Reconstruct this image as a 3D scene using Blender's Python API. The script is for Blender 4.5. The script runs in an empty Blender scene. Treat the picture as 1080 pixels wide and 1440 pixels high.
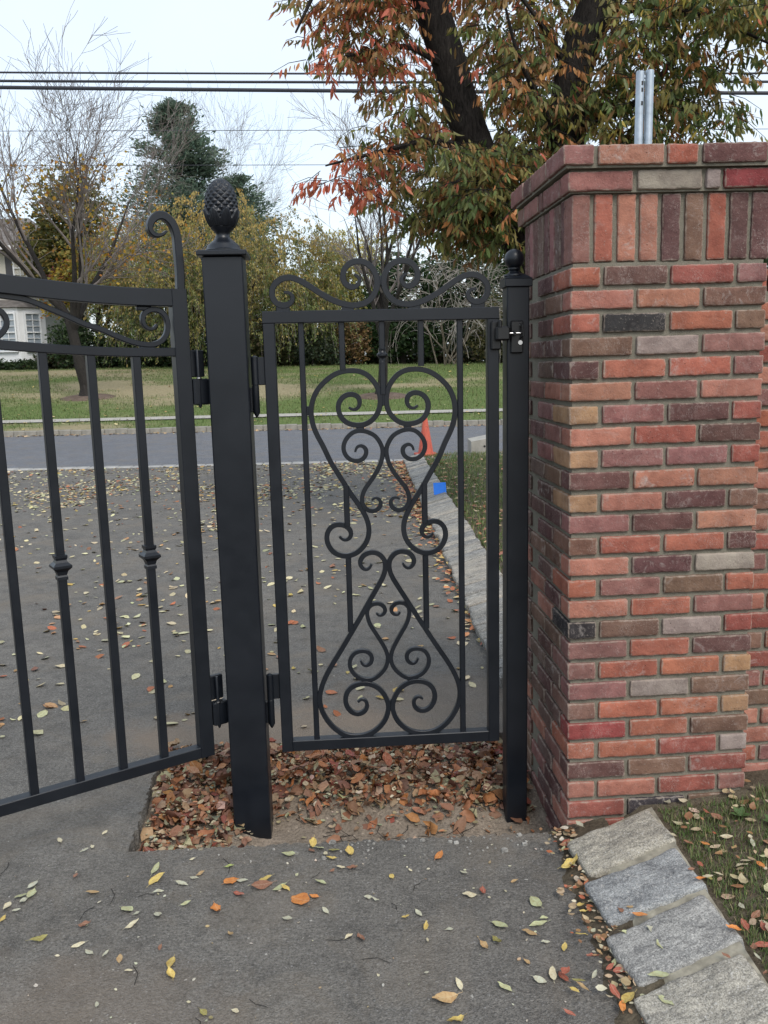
import bpy, math, random
import numpy as np
from mathutils import Vector, Matrix, noise as mnoise

rnd = random.Random(11)
rng = np.random.default_rng(7)
R = math.radians
SC = bpy.context.scene
COL = SC.collection

# ------------------------------------------------------------------ camera, sky, sun, exposure
CAM_H = 1.531
PITCH, ROLL = 0.1708, -0.024
cd = bpy.data.cameras.new('camera')
cam = bpy.data.objects.new('camera', cd); COL.objects.link(cam)
cd.sensor_fit = 'VERTICAL'; cd.sensor_height = 24.0; cd.sensor_width = 18.0
cd.lens = 24.0 * 1200.0 / 1440.0
cd.clip_start = 0.05; cd.clip_end = 2000
fw = Vector((0, math.cos(PITCH), -math.sin(PITCH))); rt = Vector((1, 0, 0)); up = rt.cross(fw)
c_, s_ = math.cos(ROLL), math.sin(ROLL)
r2 = c_ * rt + s_ * up; u2 = -s_ * rt + c_ * up
m4 = Matrix((r2, u2, -fw)).transposed().to_4x4(); m4.translation = Vector((0, 0, CAM_H))
cam.matrix_world = m4
SC.camera = cam

w = bpy.data.worlds.new('World'); SC.world = w; w.use_nodes = True
nt = w.node_tree; nt.nodes.clear()
SUN_EL, SUN_AZ = R(48), R(155)            # azimuth clockwise from +Y: behind and a little to the right
out = nt.nodes.new('ShaderNodeOutputWorld')
sky = nt.nodes.new('ShaderNodeTexSky'); sky.sky_type = 'NISHITA'; sky.sun_disc = False
sky.sun_elevation = SUN_EL; sky.sun_rotation = SUN_AZ; sky.air_density = 1.2; sky.dust_density = 2.5; sky.ozone_density = 1.2
b1 = nt.nodes.new('ShaderNodeBackground'); b1.inputs[1].default_value = 0.06
nt.links.new(sky.outputs[0], b1.inputs[0])
tc = nt.nodes.new('ShaderNodeTexCoord')
nz = nt.nodes.new('ShaderNodeTexNoise'); nz.inputs['Scale'].default_value = 1.6; nz.inputs['Detail'].default_value = 6
nt.links.new(tc.outputs['Generated'], nz.inputs['Vector'])
cr = nt.nodes.new('ShaderNodeValToRGB')
cr.color_ramp.elements[0].position = 0.32; cr.color_ramp.elements[0].color = (0.66, 0.76, 0.86, 1)
cr.color_ramp.elements[1].position = 0.68; cr.color_ramp.elements[1].color = (0.84, 0.89, 0.94, 1)
nt.links.new(nz.outputs[0], cr.inputs[0])
b2 = nt.nodes.new('ShaderNodeBackground'); b2.inputs[1].default_value = 0.68
nt.links.new(cr.outputs[0], b2.inputs[0])
ad = nt.nodes.new('ShaderNodeAddShader')
nt.links.new(b1.outputs[0], ad.inputs[0]); nt.links.new(b2.outputs[0], ad.inputs[1]); nt.links.new(ad.outputs[0], out.inputs[0])

sd = bpy.data.lights.new('sun', 'SUN'); sd.energy = 1.5; sd.angle = R(24); sd.color = (1.0, 0.96, 0.90)
sun = bpy.data.objects.new('sun', sd); COL.objects.link(sun)
sdir = Vector((math.sin(SUN_AZ) * math.cos(SUN_EL), math.cos(SUN_AZ) * math.cos(SUN_EL), math.sin(SUN_EL)))
sun.rotation_euler = sdir.to_track_quat('Z', 'Y').to_euler()
sun.location = (3, -6, 9)

vs = SC.view_settings
vs.view_transform = 'Standard'; vs.look = 'None'; vs.exposure = 0.46; vs.gamma = 1.0; vs.use_curve_mapping = False

# ------------------------------------------------------------------ materials
class NT:
    def __init__(s, name):
        s.m = bpy.data.materials.new(name); s.m.use_nodes = True
        s.t = s.m.node_tree; s.t.nodes.clear()
        s.out = s.n('ShaderNodeOutputMaterial'); s.b = s.n('ShaderNodeBsdfPrincipled')
        s.l(s.b.outputs[0], s.out.inputs[0])
    def n(s, t, **k):
        nd = s.t.nodes.new(t)
        for a, v in k.items(): setattr(nd, a, v)
        return nd
    def l(s, a, b): s.t.links.new(a, b)
    def set(s, **k):
        for a, v in k.items(): s.b.inputs[a.replace('_', ' ')].default_value = v
        return s
    def coord(s, kind='Object', scale=None):
        t = s.n('ShaderNodeTexCoord').outputs[kind]
        if scale is not None:
            mp = s.n('ShaderNodeMapping'); mp.inputs['Scale'].default_value = scale; s.l(t, mp.inputs[0]); t = mp.outputs[0]
        return t
    def noise(s, vec, scale, detail=3, rough=0.55, dist=0.0, w=None):
        nd = s.n('ShaderNodeTexNoise')
        if w is not None:
            nd.noise_dimensions = '4D'; s.l(w, nd.inputs['W'])
        nd.inputs['Scale'].default_value = scale; nd.inputs['Detail'].default_value = detail
        nd.inputs['Roughness'].default_value = rough; nd.inputs['Distortion'].default_value = dist
        s.l(vec, nd.inputs['Vector']); return nd.outputs[0]
    def vor(s, vec, scale, feature='F1', out=0):
        nd = s.n('ShaderNodeTexVoronoi'); nd.feature = feature; nd.inputs['Scale'].default_value = scale
        s.l(vec, nd.inputs['Vector']); return nd.outputs[out]
    def ramp(s, f, stops):
        nd = s.n('ShaderNodeValToRGB'); e = nd.color_ramp.elements
        while len(e) < len(stops): e.new(0.5)
        for i, (p, c) in enumerate(stops):
            e[i].position = p
            e[i].color = (c, c, c, 1) if not hasattr(c, '__len__') else (*c, 1)
        s.l(f, nd.inputs[0]); return nd.outputs[0]
    def mix(s, f, a, b, mode='MIX'):
        nd = s.n('ShaderNodeMix'); nd.data_type = 'RGBA'; nd.blend_type = mode
        for i, v in ((0, f), (6, a), (7, b)):
            if isinstance(v, (int, float)): nd.inputs[i].default_value = v if i == 0 else (v, v, v, 1)
            elif isinstance(v, tuple): nd.inputs[i].default_value = (*v, 1)
            else: s.l(v, nd.inputs[i])
        return nd.outputs[2]
    def math(s, op, a, b=0.0):
        nd = s.n('ShaderNodeMath'); nd.operation = op
        for i, v in ((0, a), (1, b)):
            if isinstance(v, (int, float)): nd.inputs[i].default_value = v
            else: s.l(v, nd.inputs[i])
        return nd.outputs[0]
    def bump(s, h, strength=0.5, dist=0.01):
        nd = s.n('ShaderNodeBump'); nd.inputs['Strength'].default_value = strength; nd.inputs['Distance'].default_value = dist
        s.l(h, nd.inputs['Height']); s.l(nd.outputs[0], s.b.inputs['Normal'])
    def col(s, c):
        if isinstance(c, tuple): s.b.inputs['Base Color'].default_value = (*c, 1)
        else: s.l(c, s.b.inputs['Base Color'])

def mat_plain(name, c, rough=0.6, metal=0.0, var=0.15, scale=20, spec=0.5):
    k = NT(name); k.set(Roughness=rough, Metallic=metal); k.b.inputs['Specular IOR Level'].default_value = spec
    v = k.noise(k.coord(), scale, 4)
    lo = tuple(x * (1 - var) for x in c); hi = tuple(min(1, x * (1 + var)) for x in c)
    k.col(k.ramp(v, [(0.3, lo), (0.7, hi)])); return k.m

def mat_black():
    k = NT('black_powder_coat'); v = k.noise(k.coord(), 9, 4)
    k.col(k.ramp(v, [(0.3, (0.0042, 0.0062, 0.0100)), (0.7, (0.0068, 0.0092, 0.0138))]))
    f = k.noise(k.coord(), 420, 2); k.l(k.ramp(v, [(0.3, 0.32), (0.7, 0.45)]), k.b.inputs['Roughness'])
    d = k.ramp(k.noise(k.coord(), 60, 3), [(0.66, 0.0), (0.8, 1.0)])
    k.b.inputs['Specular IOR Level'].default_value = 0.46; k.bump(f, 0.10, 0.001); return k.m

def mat_brick():
    k = NT('brick'); oi = k.n('ShaderNodeObjectInfo'); co = k.coord()
    rv = k.math('MULTIPLY', oi.outputs['Random'], 40.0)
    big = k.noise(co, 14, 4, 0.6, 0.3, w=rv); fine = k.noise(co, 160, 3, 0.7, w=rv); med = k.noise(co, 45, 4, 0.65, 0.6, w=rv)
    base = oi.outputs['Color']
    c = k.mix(k.ramp(big, [(0.3, 0.0), (0.75, 1.0)]), k.mix(1.0, base, (0.62, 0.58, 0.58), 'MULTIPLY'), k.mix(1.0, base, (1.22, 1.21, 1.18), 'MULTIPLY'))
    c = k.mix(k.ramp(med, [(0.56, 0.0), (0.72, 0.55)]), c, k.mix(1.0, base, (0.55, 0.48, 0.52), 'MULTIPLY'))
    amt = k.ramp(oi.outputs['Random'], [(0.0, 0.05), (0.6, 0.25), (1.0, 0.75)])
    wash = k.math('MULTIPLY', k.ramp(k.noise(co, 22, 5, 0.7, 1.2, w=rv), [(0.55, 0.0), (0.70, 1.0)]), amt)
    c = k.mix(wash, c, (0.42, 0.37, 0.34))
    spk = k.ramp(fine, [(0.60, 0.0), (0.70, 0.50)]); c = k.mix(spk, c, (0.34, 0.29, 0.25))
    sx = k.n('ShaderNodeSeparateXYZ'); k.l(co, sx.inputs[0])
    d = [k.math('SUBTRACT', h, k.math('ABSOLUTE', sx.outputs[i])) for i, h in enumerate((0.0952, 0.0450, 0.0281))]
    sec = k.math('MAXIMUM', k.math('MINIMUM', d[0], d[1]), k.math('MINIMUM', k.math('MAXIMUM', d[0], d[1]), d[2]))
    sec = k.math('ADD', sec, k.math('MULTIPLY', k.math('SUBTRACT', med, 0.5), 0.016))
    c = k.mix(k.ramp(k.math('MULTIPLY', sec, 100.0), [(0.05, 0.75), (0.55, 0.0)]), c, (0.33, 0.27, 0.22))
    pit = k.ramp(k.vor(co, 75), [(0.06, 1.0), (0.12, 0.0)])
    pit = k.math('MULTIPLY', pit, k.ramp(k.noise(co, 30, 2, w=rv), [(0.56, 0.0), (0.6, 1.0)]))
    c = k.mix(pit, c, (0.05, 0.035, 0.03))
    scr = k.noise(k.coord('Object', (1.0, 1.0, 0.35)), 48, 4, 0.8, 2.2, w=rv)
    c = k.mix(k.math('MULTIPLY', k.ramp(scr, [(0.485, 0.0), (0.50, 0.85), (0.515, 0.0)]), k.ramp(k.noise(co, 13, 3, w=rv), [(0.50, 0.0), (0.62, 0.7)])), c, (0.46, 0.39, 0.35))
    k.col(c); k.set(Roughness=0.9); k.b.inputs['Specular IOR Level'].default_value = 0.2
    h = k.math('SUBTRACT', k.math('ADD', k.math('MULTIPLY', med, 0.8), k.math('MULTIPLY', fine, 0.5)), k.math('MULTIPLY', pit, 0.8))
    k.bump(h, 0.85, 0.005); return k.m

def mat_mortar():
    k = NT('mortar'); co = k.coord()
    v = k.noise(co, 9, 5); f = k.noise(co, 260, 3, 0.7)
    k.col(k.mix(k.ramp(f, [(0.35, 0.0), (0.7, 0.5)]), k.ramp(v, [(0.3, (0.130, 0.118, 0.090)), (0.7, (0.185, 0.170, 0.134))]), (0.30, 0.28, 0.23)))
    k.set(Roughness=0.95); k.b.inputs['Specular IOR Level'].default_value = 0.15
    k.bump(f, 0.6, 0.003); return k.m

def mat_asphalt(name, dark, light, dusty=None):
    k = NT(name); co = k.coord('Object')
    big = k.noise(co, 0.9, 5, 0.6, 0.4); mid = k.noise(co, 5.5, 5, 0.65, 0.3); fine = k.noise(co, 150, 4, 0.8)
    ag = k.vor(co, 135, out=1); agd = k.vor(co, 135)
    base = k.ramp(big, [(0.32, dark), (0.68, light)])
    base = k.mix(k.ramp(mid, [(0.35, 0.0), (0.72, 0.60)]), base, tuple(x * 1.45 for x in light))
    base = k.mix(k.ramp(k.noise(co, 16, 5, 0.75, 0.5), [(0.30, 0.65), (0.52, 0.0)]), base, tuple(x * 0.62 for x in dark))
    gr = k.noise(co, 85, 3, 0.8); base = k.mix(1.0, base, k.ramp(gr, [(0.32, 0.62), (0.5, 1.0), (0.68, 1.42)]), 'MULTIPLY')
    sep = k.n('ShaderNodeSeparateColor'); k.l(ag, sep.inputs[0])
    stone = k.math('MULTIPLY', k.ramp(sep.outputs[0], [(0.62, 0.0), (0.66, 0.18), (0.96, 0.30), (0.985, 0.85)]), k.ramp(agd, [(0.28, 1.0), (0.5, 0.0)]))
    base = k.mix(stone, base, (0.27, 0.26, 0.25))
    base = k.mix(k.ramp(fine, [(0.34, 0.75), (0.52, 0.0)]), base, tuple(x * 0.35 for x in dark))
    base = k.mix(k.ramp(k.noise(co, 330, 2, 0.7), [(0.58, 0.0), (0.70, 0.55)]), base, (0.30, 0.29, 0.28))
    dust = k.math('MULTIPLY', k.ramp(k.noise(co, 2.3, 6, 0.7, 0.8), [(0.48, 0.0), (0.70, 1.0)]), 0.50)
    base = k.mix(dust, base, (0.20, 0.165, 0.125))
    crumb = k.ramp(k.noise(co, 46, 2, 0.5), [(0.735, 0.0), (0.755, 0.8)])
    base = k.mix(crumb, base, (0.42, 0.40, 0.36))
    if dusty:
        xyz = k.n('ShaderNodeSeparateXYZ'); k.l(co, xyz.inputs[0])
        for (cx, cy, sx, sy, a) in dusty:
            dx = k.math('DIVIDE', k.math('SUBTRACT', xyz.outputs[0], cx), sx); dy = k.math('DIVIDE', k.math('SUBTRACT', xyz.outputs[1], cy), sy)
            d = k.math('ADD', k.math('MULTIPLY', dx, dx), k.math('MULTIPLY', dy, dy))
            d = k.math('ADD', d, k.math('MULTIPLY', k.math('SUBTRACT', mid, 0.5), 2.2))
            base = k.mix(k.ramp(d, [(0.2, a), (1.0, 0.0)]), base, (0.235, 0.185, 0.14))
    k.col(base); k.set(Roughness=0.88); k.b.inputs['Specular IOR Level'].default_value = 0.3
    peb = k.vor(co, 260); grit = k.noise(co, 520, 2, 0.7)
    k.bump(k.math('ADD', k.math('ADD', k.math('MULTIPLY', peb, -0.8), k.math('MULTIPLY', agd, -0.7)), k.math('MULTIPLY', grit, 0.5)), 0.75, 0.005); return k.m

def mat_soil(name, a, b, sc=1.0):
    k = NT(name); co = k.coord()
    v = k.noise(co, 3 * sc, 6, 0.65, 0.4); f = k.noise(co, 90 * sc, 4, 0.7)
    c = k.ramp(v, [(0.3, a), (0.7, b)])
    c = k.mix(k.ramp(f, [(0.35, 0.6), (0.55, 0.0)]), c, tuple(x * 0.45 for x in a))
    c = k.mix(k.ramp(k.noise(co, 50 * sc, 2), [(0.66, 0.0), (0.72, 0.6)]), c, tuple(min(1, x * 1.5) for x in b))
    k.col(c); k.set(Roughness=0.95); k.b.inputs['Specular IOR Level'].default_value = 0.15
    k.bump(f, 0.8, 0.012); return k.m

def mat_lawn():
    k = NT('lawn_grass'); co = k.coord()
    big = k.noise(co, 0.22, 5, 0.6, 0.5); st = k.noise(k.coord('Object', (0.5, 2.2, 1)), 0.7, 5, 0.65, 0.6); fine = k.noise(co, 9, 5, 0.75)
    g = k.ramp(fine, [(0.25, (0.060, 0.100, 0.028)), (0.5, (0.115, 0.160, 0.050)), (0.75, (0.19, 0.215, 0.085))])
    dry = k.ramp(fine, [(0.25, (0.20, 0.165, 0.095)), (0.75, (0.40, 0.335, 0.215))])
    at_ = k.n('ShaderNodeVertexColor'); at_.layer_name = 'Col'; sp = k.n('ShaderNodeSeparateColor'); k.l(at_.outputs[0], sp.inputs[0])
    f = k.math('ADD', sp.outputs[0], k.math('MULTIPLY', k.math('SUBTRACT', k.noise(co, 1.6, 5, 0.75, 0.6), 0.5), 1.3))
    f = k.ramp(f, [(0.25, 0.0), (0.80, 0.92)])
    c = k.mix(f, g, dry)
    spk = k.ramp(k.noise(co, 5, 4, 0.8), [(0.66, 0.0), (0.70, 0.6)]); c = k.mix(spk, c, (0.36, 0.28, 0.13))
    k.col(c); k.set(Roughness=0.95); k.b.inputs['Specular IOR Level'].default_value = 0.1
    k.bump(fine, 1.0, 0.06); return k.m

def mat_stone(name, tint):
    k = NT(name); oi = k.n('ShaderNodeObjectInfo'); co = k.coord()
    rv = k.math('MULTIPLY', oi.outputs['Random'], 30.0)
    n1 = k.noise(k.coord('Object', (1.0, 2.2, 1.6)), 18, 5, 0.7, 0.8, w=rv); n2 = k.noise(co, 150, 3, 0.75, w=rv); n3 = k.noise(co, 420, 2, 0.7)
    base = k.mix(0.75, tint, oi.outputs['Color'])
    c = k.mix(k.ramp(n1, [(0.30, 0.0), (0.7, 1.0)]), k.mix(1.0, base, (0.48, 0.48, 0.48), 'MULTIPLY'), k.mix(1.0, base, (1.60, 1.57, 1.48), 'MULTIPLY'))
    n4 = k.noise(co, 260, 3, 0.8, w=rv); c = k.mix(1.0, c, k.ramp(n4, [(0.34, 0.45), (0.5, 1.0), (0.66, 1.65)]), 'MULTIPLY')
    c = k.mix(k.ramp(n2, [(0.56, 0.0), (0.66, 0.8)]), c, (0.52, 0.50, 0.46))
    c = k.mix(k.ramp(n2, [(0.28, 0.8), (0.40, 0.0)]), c, (0.045, 0.045, 0.05))
    c = k.mix(k.ramp(n3, [(0.62, 0.0), (0.72, 0.5)]), c, (0.06, 0.06, 0.06))
    k.col(c); k.set(Roughness=0.85); k.b.inputs['Specular IOR Level'].default_value = 0.25
    k.bump(k.math('ADD', n1, k.math('MULTIPLY', n2, 0.5)), 0.8, 0.006); return k.m

def mat_leaf(name, source, trans=0.0, rough=0.6, spec=0.3):
    """leaf colour is the leaf's own: per object (source 'object') or per leaf (source 'attr')"""
    k = NT(name)
    if source == 'object': c = k.n('ShaderNodeObjectInfo').outputs['Color']
    else:
        a = k.n('ShaderNodeVertexColor'); a.layer_name = 'Col'; c = a.outputs[0]
    if source == 'object':
        co = k.coord(); oi = k.n('ShaderNodeObjectInfo'); rv = k.math('MULTIPLY', oi.outputs['Random'], 50.0)
        v = k.noise(co, 5.5, 5, 0.7, 0.6, w=rv)
        c2 = k.mix(k.ramp(v, [(0.42, 0.0), (0.68, 0.75)]), c, k.mix(1.0, c, (0.62, 0.42, 0.30), 'MULTIPLY'))
        c2 = k.mix(k.ramp(k.noise(co, 22, 2, 0.6, w=rv), [(0.64, 0.0), (0.70, 0.8)]), c2, k.mix(1.0, c, (0.35, 0.22, 0.16), 'MULTIPLY'))
        sx = k.n('ShaderNodeSeparateXYZ'); k.l(co, sx.inputs[0]); ay = k.math('ABSOLUTE', sx.outputs[1])
        rib = k.ramp(ay, [(0.008, 0.5), (0.02, 0.0)])
        sv = k.math('FRACT', k.math('MULTIPLY', k.math('SUBTRACT', sx.outputs[0], k.math('MULTIPLY', ay, 0.9)), 8.0))
        rib = k.math('MAXIMUM', rib, k.ramp(sv, [(0.0, 0.30), (0.12, 0.0), (0.90, 0.0), (1.0, 0.30)]))
        c2 = k.mix(rib, c2, k.mix(0.5, c, (0.55, 0.48, 0.34)))
    else:
        v = k.noise(k.coord(), 90, 3, 0.7)
        c2 = k.mix(k.ramp(v, [(0.38, 0.0), (0.72, 0.65)]), c, k.mix(1.0, c, (0.55, 0.45, 0.38), 'MULTIPLY'))
    k.col(c2); k.set(Roughness=rough); k.b.inputs['Specular IOR Level'].default_value = 0.3
    if trans:
        t = k.n('ShaderNodeBsdfTranslucent'); k.l(c2, t.inputs[0])
        mx = k.n('ShaderNodeMixShader'); mx.inputs[0].default_value = trans
        k.l(k.b.outputs[0], mx.inputs[1]); k.l(t.outputs[0], mx.inputs[2]); k.l(mx.outputs[0], k.out.inputs[0])
    return k.m

def mat_bark(name, a, b):
    k = NT(name); co = k.coord('Object', (1, 1, 0.22))
    n = k.noise(co, 48, 5, 0.75, 0.8); n2 = k.noise(k.coord(), 5, 3)
    k.col(k.mix(k.ramp(n2, [(0.35, 0.0), (0.7, 0.5)]), k.ramp(n, [(0.40, a), (0.62, b)]), tuple(x * 1.2 for x in b)))
    k.set(Roughness=0.9); k.b.inputs['Specular IOR Level'].default_value = 0.2; k.bump(n, 1.0, 0.045); return k.m

def mat_cone():
    k = NT('cone_orange'); co = k.coord()
    c = k.ramp(k.noise(co, 7, 4), [(0.3, (0.44, 0.075, 0.045)), (0.7, (0.56, 0.110, 0.060))])
    sc = k.ramp(k.noise(k.coord('Object', (1, 1, .45)), 16, 5, 0.75, 1.0), [(0.52, 0.0), (0.66, 0.75)])
    k.col(k.mix(sc, c, (0.16, 0.045, 0.035))); k.set(Roughness=0.6); return k.m

M = dict(black=mat_black(), brick=mat_brick(), mortar=mat_mortar(),
    asphalt=mat_asphalt('driveway_asphalt', (0.106, 0.099, 0.089), (0.158, 0.147, 0.130), [(-0.55, 3.45, 0.75, 0.30, 0.75), (0.25, 3.7, 0.7, 0.45, 0.5), (0.42, 2.62, 0.22, 0.10, 0.35), (-0.8, 1.75, 0.5, 0.35, 0.3)]),
    road=mat_asphalt('road_asphalt', (0.118, 0.123, 0.136), (0.145, 0.15, 0.165)),
    soil=mat_soil('soil', (0.085, 0.068, 0.048), (0.150, 0.125, 0.088)), dirt=mat_soil('pit_dirt', (0.18, 0.145, 0.11), (0.34, 0.28, 0.22)),
    mulch=mat_soil('mulch', (0.09, 0.065, 0.05), (0.19, 0.14, 0.11)),
    lawn=mat_lawn(), stone=mat_stone('granite', (0.20, 0.20, 0.20)),
    leaf_o=mat_leaf('fallen_leaf', 'object', 0.0, 0.55), leaf_a=mat_leaf('litter_leaf', 'attr', 0.0, 0.6), leaf_t=mat_leaf('tree_leaf', 'attr', 0.42, 0.5), leaf_to=mat_leaf('tree_leaf_single', 'object', 0.42, 0.5),
    blade=mat_leaf('grass_blade', 'attr', 0.30, 0.55),
    bark=mat_bark('bark', (0.016, 0.014, 0.013), (0.044, 0.039, 0.035)), bark_dark=mat_bark('bark_dark', (0.010, 0.009, 0.0085), (0.052, 0.045, 0.040)),
    bark_tan=mat_bark('bark_tan', (0.085, 0.07, 0.052), (0.17, 0.145, 0.11)), twig=mat_plain('twig', (0.165, 0.140, 0.128), 0.9, var=0.3, scale=3),
    galv=mat_plain('galvanised_steel', (0.40, 0.45, 0.50), 0.42, 0.75, 0.2, 30), steel=mat_plain('bright_steel', (0.65, 0.65, 0.66), 0.25, 1.0, 0.1),
    plastic=mat_plain('black_plastic', (0.010, 0.010, 0.011), 0.35), crumb=mat_plain('crumb_stone', (0.24, 0.23, 0.21), 0.9, var=0.7, scale=25), wire=mat_plain('cable_sheath', (0.035, 0.038, 0.050), 0.6),
    orange=mat_cone(), blue=mat_plain('blue_sheet', (0.0, 0.19, 0.80), 0.5, var=0.05),
    kerb_mortar=mat_plain('kerb_mortar', (0.30, 0.275, 0.215), 0.95, var=0.4, scale=28, spec=0.2), concrete=mat_plain('concrete', (0.34, 0.32, 0.28), 0.9, var=0.2, scale=7), kerb_far=mat_plain('far_kerb', (0.22, 0.205, 0.175), 0.9, var=0.35, scale=4),
    strip=mat_plain('apron_stone', (0.31, 0.30, 0.28), 0.85, var=0.25, scale=6), siding=mat_plain('siding', (0.52, 0.50, 0.44), 0.7, var=0.06), white=mat_plain('white_trim', (0.72, 0.73, 0.74), 0.5, var=0.04),
    shingle=mat_plain('roof_shingle', (0.14, 0.125, 0.115), 0.95, var=0.3, scale=3), glass=mat_plain('window_glass', (0.26, 0.30, 0.34), 0.12, var=0.3, scale=0.8, spec=0.8), shutter=mat_plain('dark_shutter', (0.05, 0.05, 0.055), 0.6))

# ------------------------------------------------------------------ mesh helpers
def mesh_np(name, V, F, mat, cols=None, smooth=False):
    """V (n,3); F (m,k) one polygon size, or a list of tuples"""
    me = bpy.data.meshes.new(name)
    if isinstance(F, np.ndarray):
        n, k = F.shape
        me.vertices.add(len(V)); me.vertices.foreach_set('co', np.asarray(V, np.float32).ravel())
        me.loops.add(n * k); me.loops.foreach_set('vertex_index', F.astype(np.int32).ravel())
        me.polygons.add(n); me.polygons.foreach_set('loop_start', np.arange(0, n * k, k, dtype=np.int32)); me.polygons.foreach_set('loop_total', np.full(n, k, np.int32))
        me.update(calc_edges=True)
    else:
        me.from_pydata([tuple(map(float, v)) for v in V], [], [tuple(int(i) for i in f) for f in F]); me.update()
    if cols is not None:
        a = me.color_attributes.new('Col', 'FLOAT_COLOR', 'POINT')
        c4 = np.ones((len(V), 4), np.float32); c4[:, :3] = cols; a.data.foreach_set('color', c4.ravel())
    if smooth: me.polygons.foreach_set('use_smooth', np.ones(len(me.polygons), bool))
    if mat is not None: me.materials.append(mat)
    me.validate()
    return me

class MB:
    def __init__(s): s.v = []; s.f = []
    def add(s, V, F):
        o = len(s.v); s.v += [tuple(map(float, p)) for p in V]; s.f += [tuple(i + o for i in f) for f in F]; return s
    def box(s, c, size, rz=0.0, ch=0.0):
        x, y, z = (d / 2 for d in size)
        if ch <= 0:
            P = [(-x, -y, -z), (x, -y, -z), (x, y, -z), (-x, y, -z), (-x, -y, z), (x, -y, z), (x, y, z), (-x, y, z)]
            F = [(3, 2, 1, 0), (4, 5, 6, 7), (0, 1, 5, 4), (1, 2, 6, 5), (2, 3, 7, 6), (3, 0, 4, 7)]
        else:
            def ring(ix, z_): 
                X, Y = x - ix, y - ix; q = ch
                return [(-X + q, -Y, z_), (X - q, -Y, z_), (X, -Y + q, z_), (X, Y - q, z_), (X - q, Y, z_), (-X + q, Y, z_), (-X, Y - q, z_), (-X, -Y + q, z_)]
            P = ring(ch, -z) + ring(0, -z + ch) + ring(0, z - ch) + ring(ch, z); F = [tuple(range(7, -1, -1)), tuple(range(24, 32))]
            for r in range(3):
                for i in range(8): F.append((r * 8 + i, r * 8 + (i + 1) % 8, r * 8 + 8 + (i + 1) % 8, r * 8 + 8 + i))
        co, si = math.cos(rz), math.sin(rz)
        return s.add([(c[0] + px * co - py * si, c[1] + px * si + py * co, c[2] + pz) for px, py, pz in P], F)
    def tube(s, pts, rad, n=8, cap=True):
        pts = [Vector(p) for p in pts]; k = len(pts)
        if not hasattr(rad, '__len__'): rad = [rad] * k
        V = []; ref = Vector((0, 0, 1))
        for i, p in enumerate(pts):
            t = (pts[min(i + 1, k - 1)] - pts[max(i - 1, 0)]).normalized()
            if i == 0:
                a = t.cross(ref)
                if a.length < 1e-3: a = t.cross(Vector((1, 0, 0)))
                a.normalize()
            else:
                a = (a - t * a.dot(t)); a.normalize()
            b = t.cross(a)
            for j in range(n):
                an = 2 * math.pi * j / n; V.append(p + (a * math.cos(an) + b * math.sin(an)) * rad[i])
        F = [(i * n + j, i * n + (j + 1) % n, i * n + n + (j + 1) % n, i * n + n + j) for i in range(k - 1) for j in range(n)]
        if cap: F += [tuple(range(n - 1, -1, -1)), tuple(range((k - 1) * n, k * n))]
        return s.add(V, F)
    def lathe(s, prof, n=24, c=(0, 0, 0)):
        V = []; k = len(prof)
        for r, z in prof:
            for j in range(n): V.append((c[0] + r * math.cos(2 * math.pi * j / n), c[1] + r * math.sin(2 * math.pi * j / n), c[2] + z))
        F = [(i * n + j, i * n + (j + 1) % n, i * n + n + (j + 1) % n, i * n + n + j) for i in range(k - 1) for j in range(n)]
        F += [tuple(range(n - 1, -1, -1)), tuple(range((k - 1) * n, k * n))]
        return s.add(V, F)
    def flatbar(s, pts, wid, dep, ch=0.0022):
        """bar of chamfered rectangular section swept along a path in the local x-z plane"""
        P = [Vector((p[0], 0, p[1])) for p in pts]; k = len(P)
        if not hasattr(wid, '__len__'): wid = [wid] * k
        V = []
        for i, p in enumerate(P):
            t = (P[min(i + 1, k - 1)] - P[max(i - 1, 0)]).normalized(); nrm = Vector((-t.z, 0, t.x))
            a = wid[i] / 2; d = dep / 2; q = min(ch, a * 0.5)
            for (x, y) in ((-a + q, -d), (a - q, -d), (a, -d + q), (a, d - q), (a - q, d), (-a + q, d), (-a, d - q), (-a, -d + q)):
                V.append(p + nrm * x + Vector((0, y, 0)))
        F = [(i * 8 + j, i * 8 + 8 + j, i * 8 + 8 + (j + 1) % 8, i * 8 + (j + 1) % 8) for i in range(k - 1) for j in range(8)]
        F += [tuple(range(8)), tuple(range(k * 8 - 1, (k - 1) * 8 - 1, -1))]
        return s.add(V, F)
    def mesh(s, name, mat, smooth=False): return mesh_np(name, s.v, s.f, mat, None, smooth)

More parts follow.
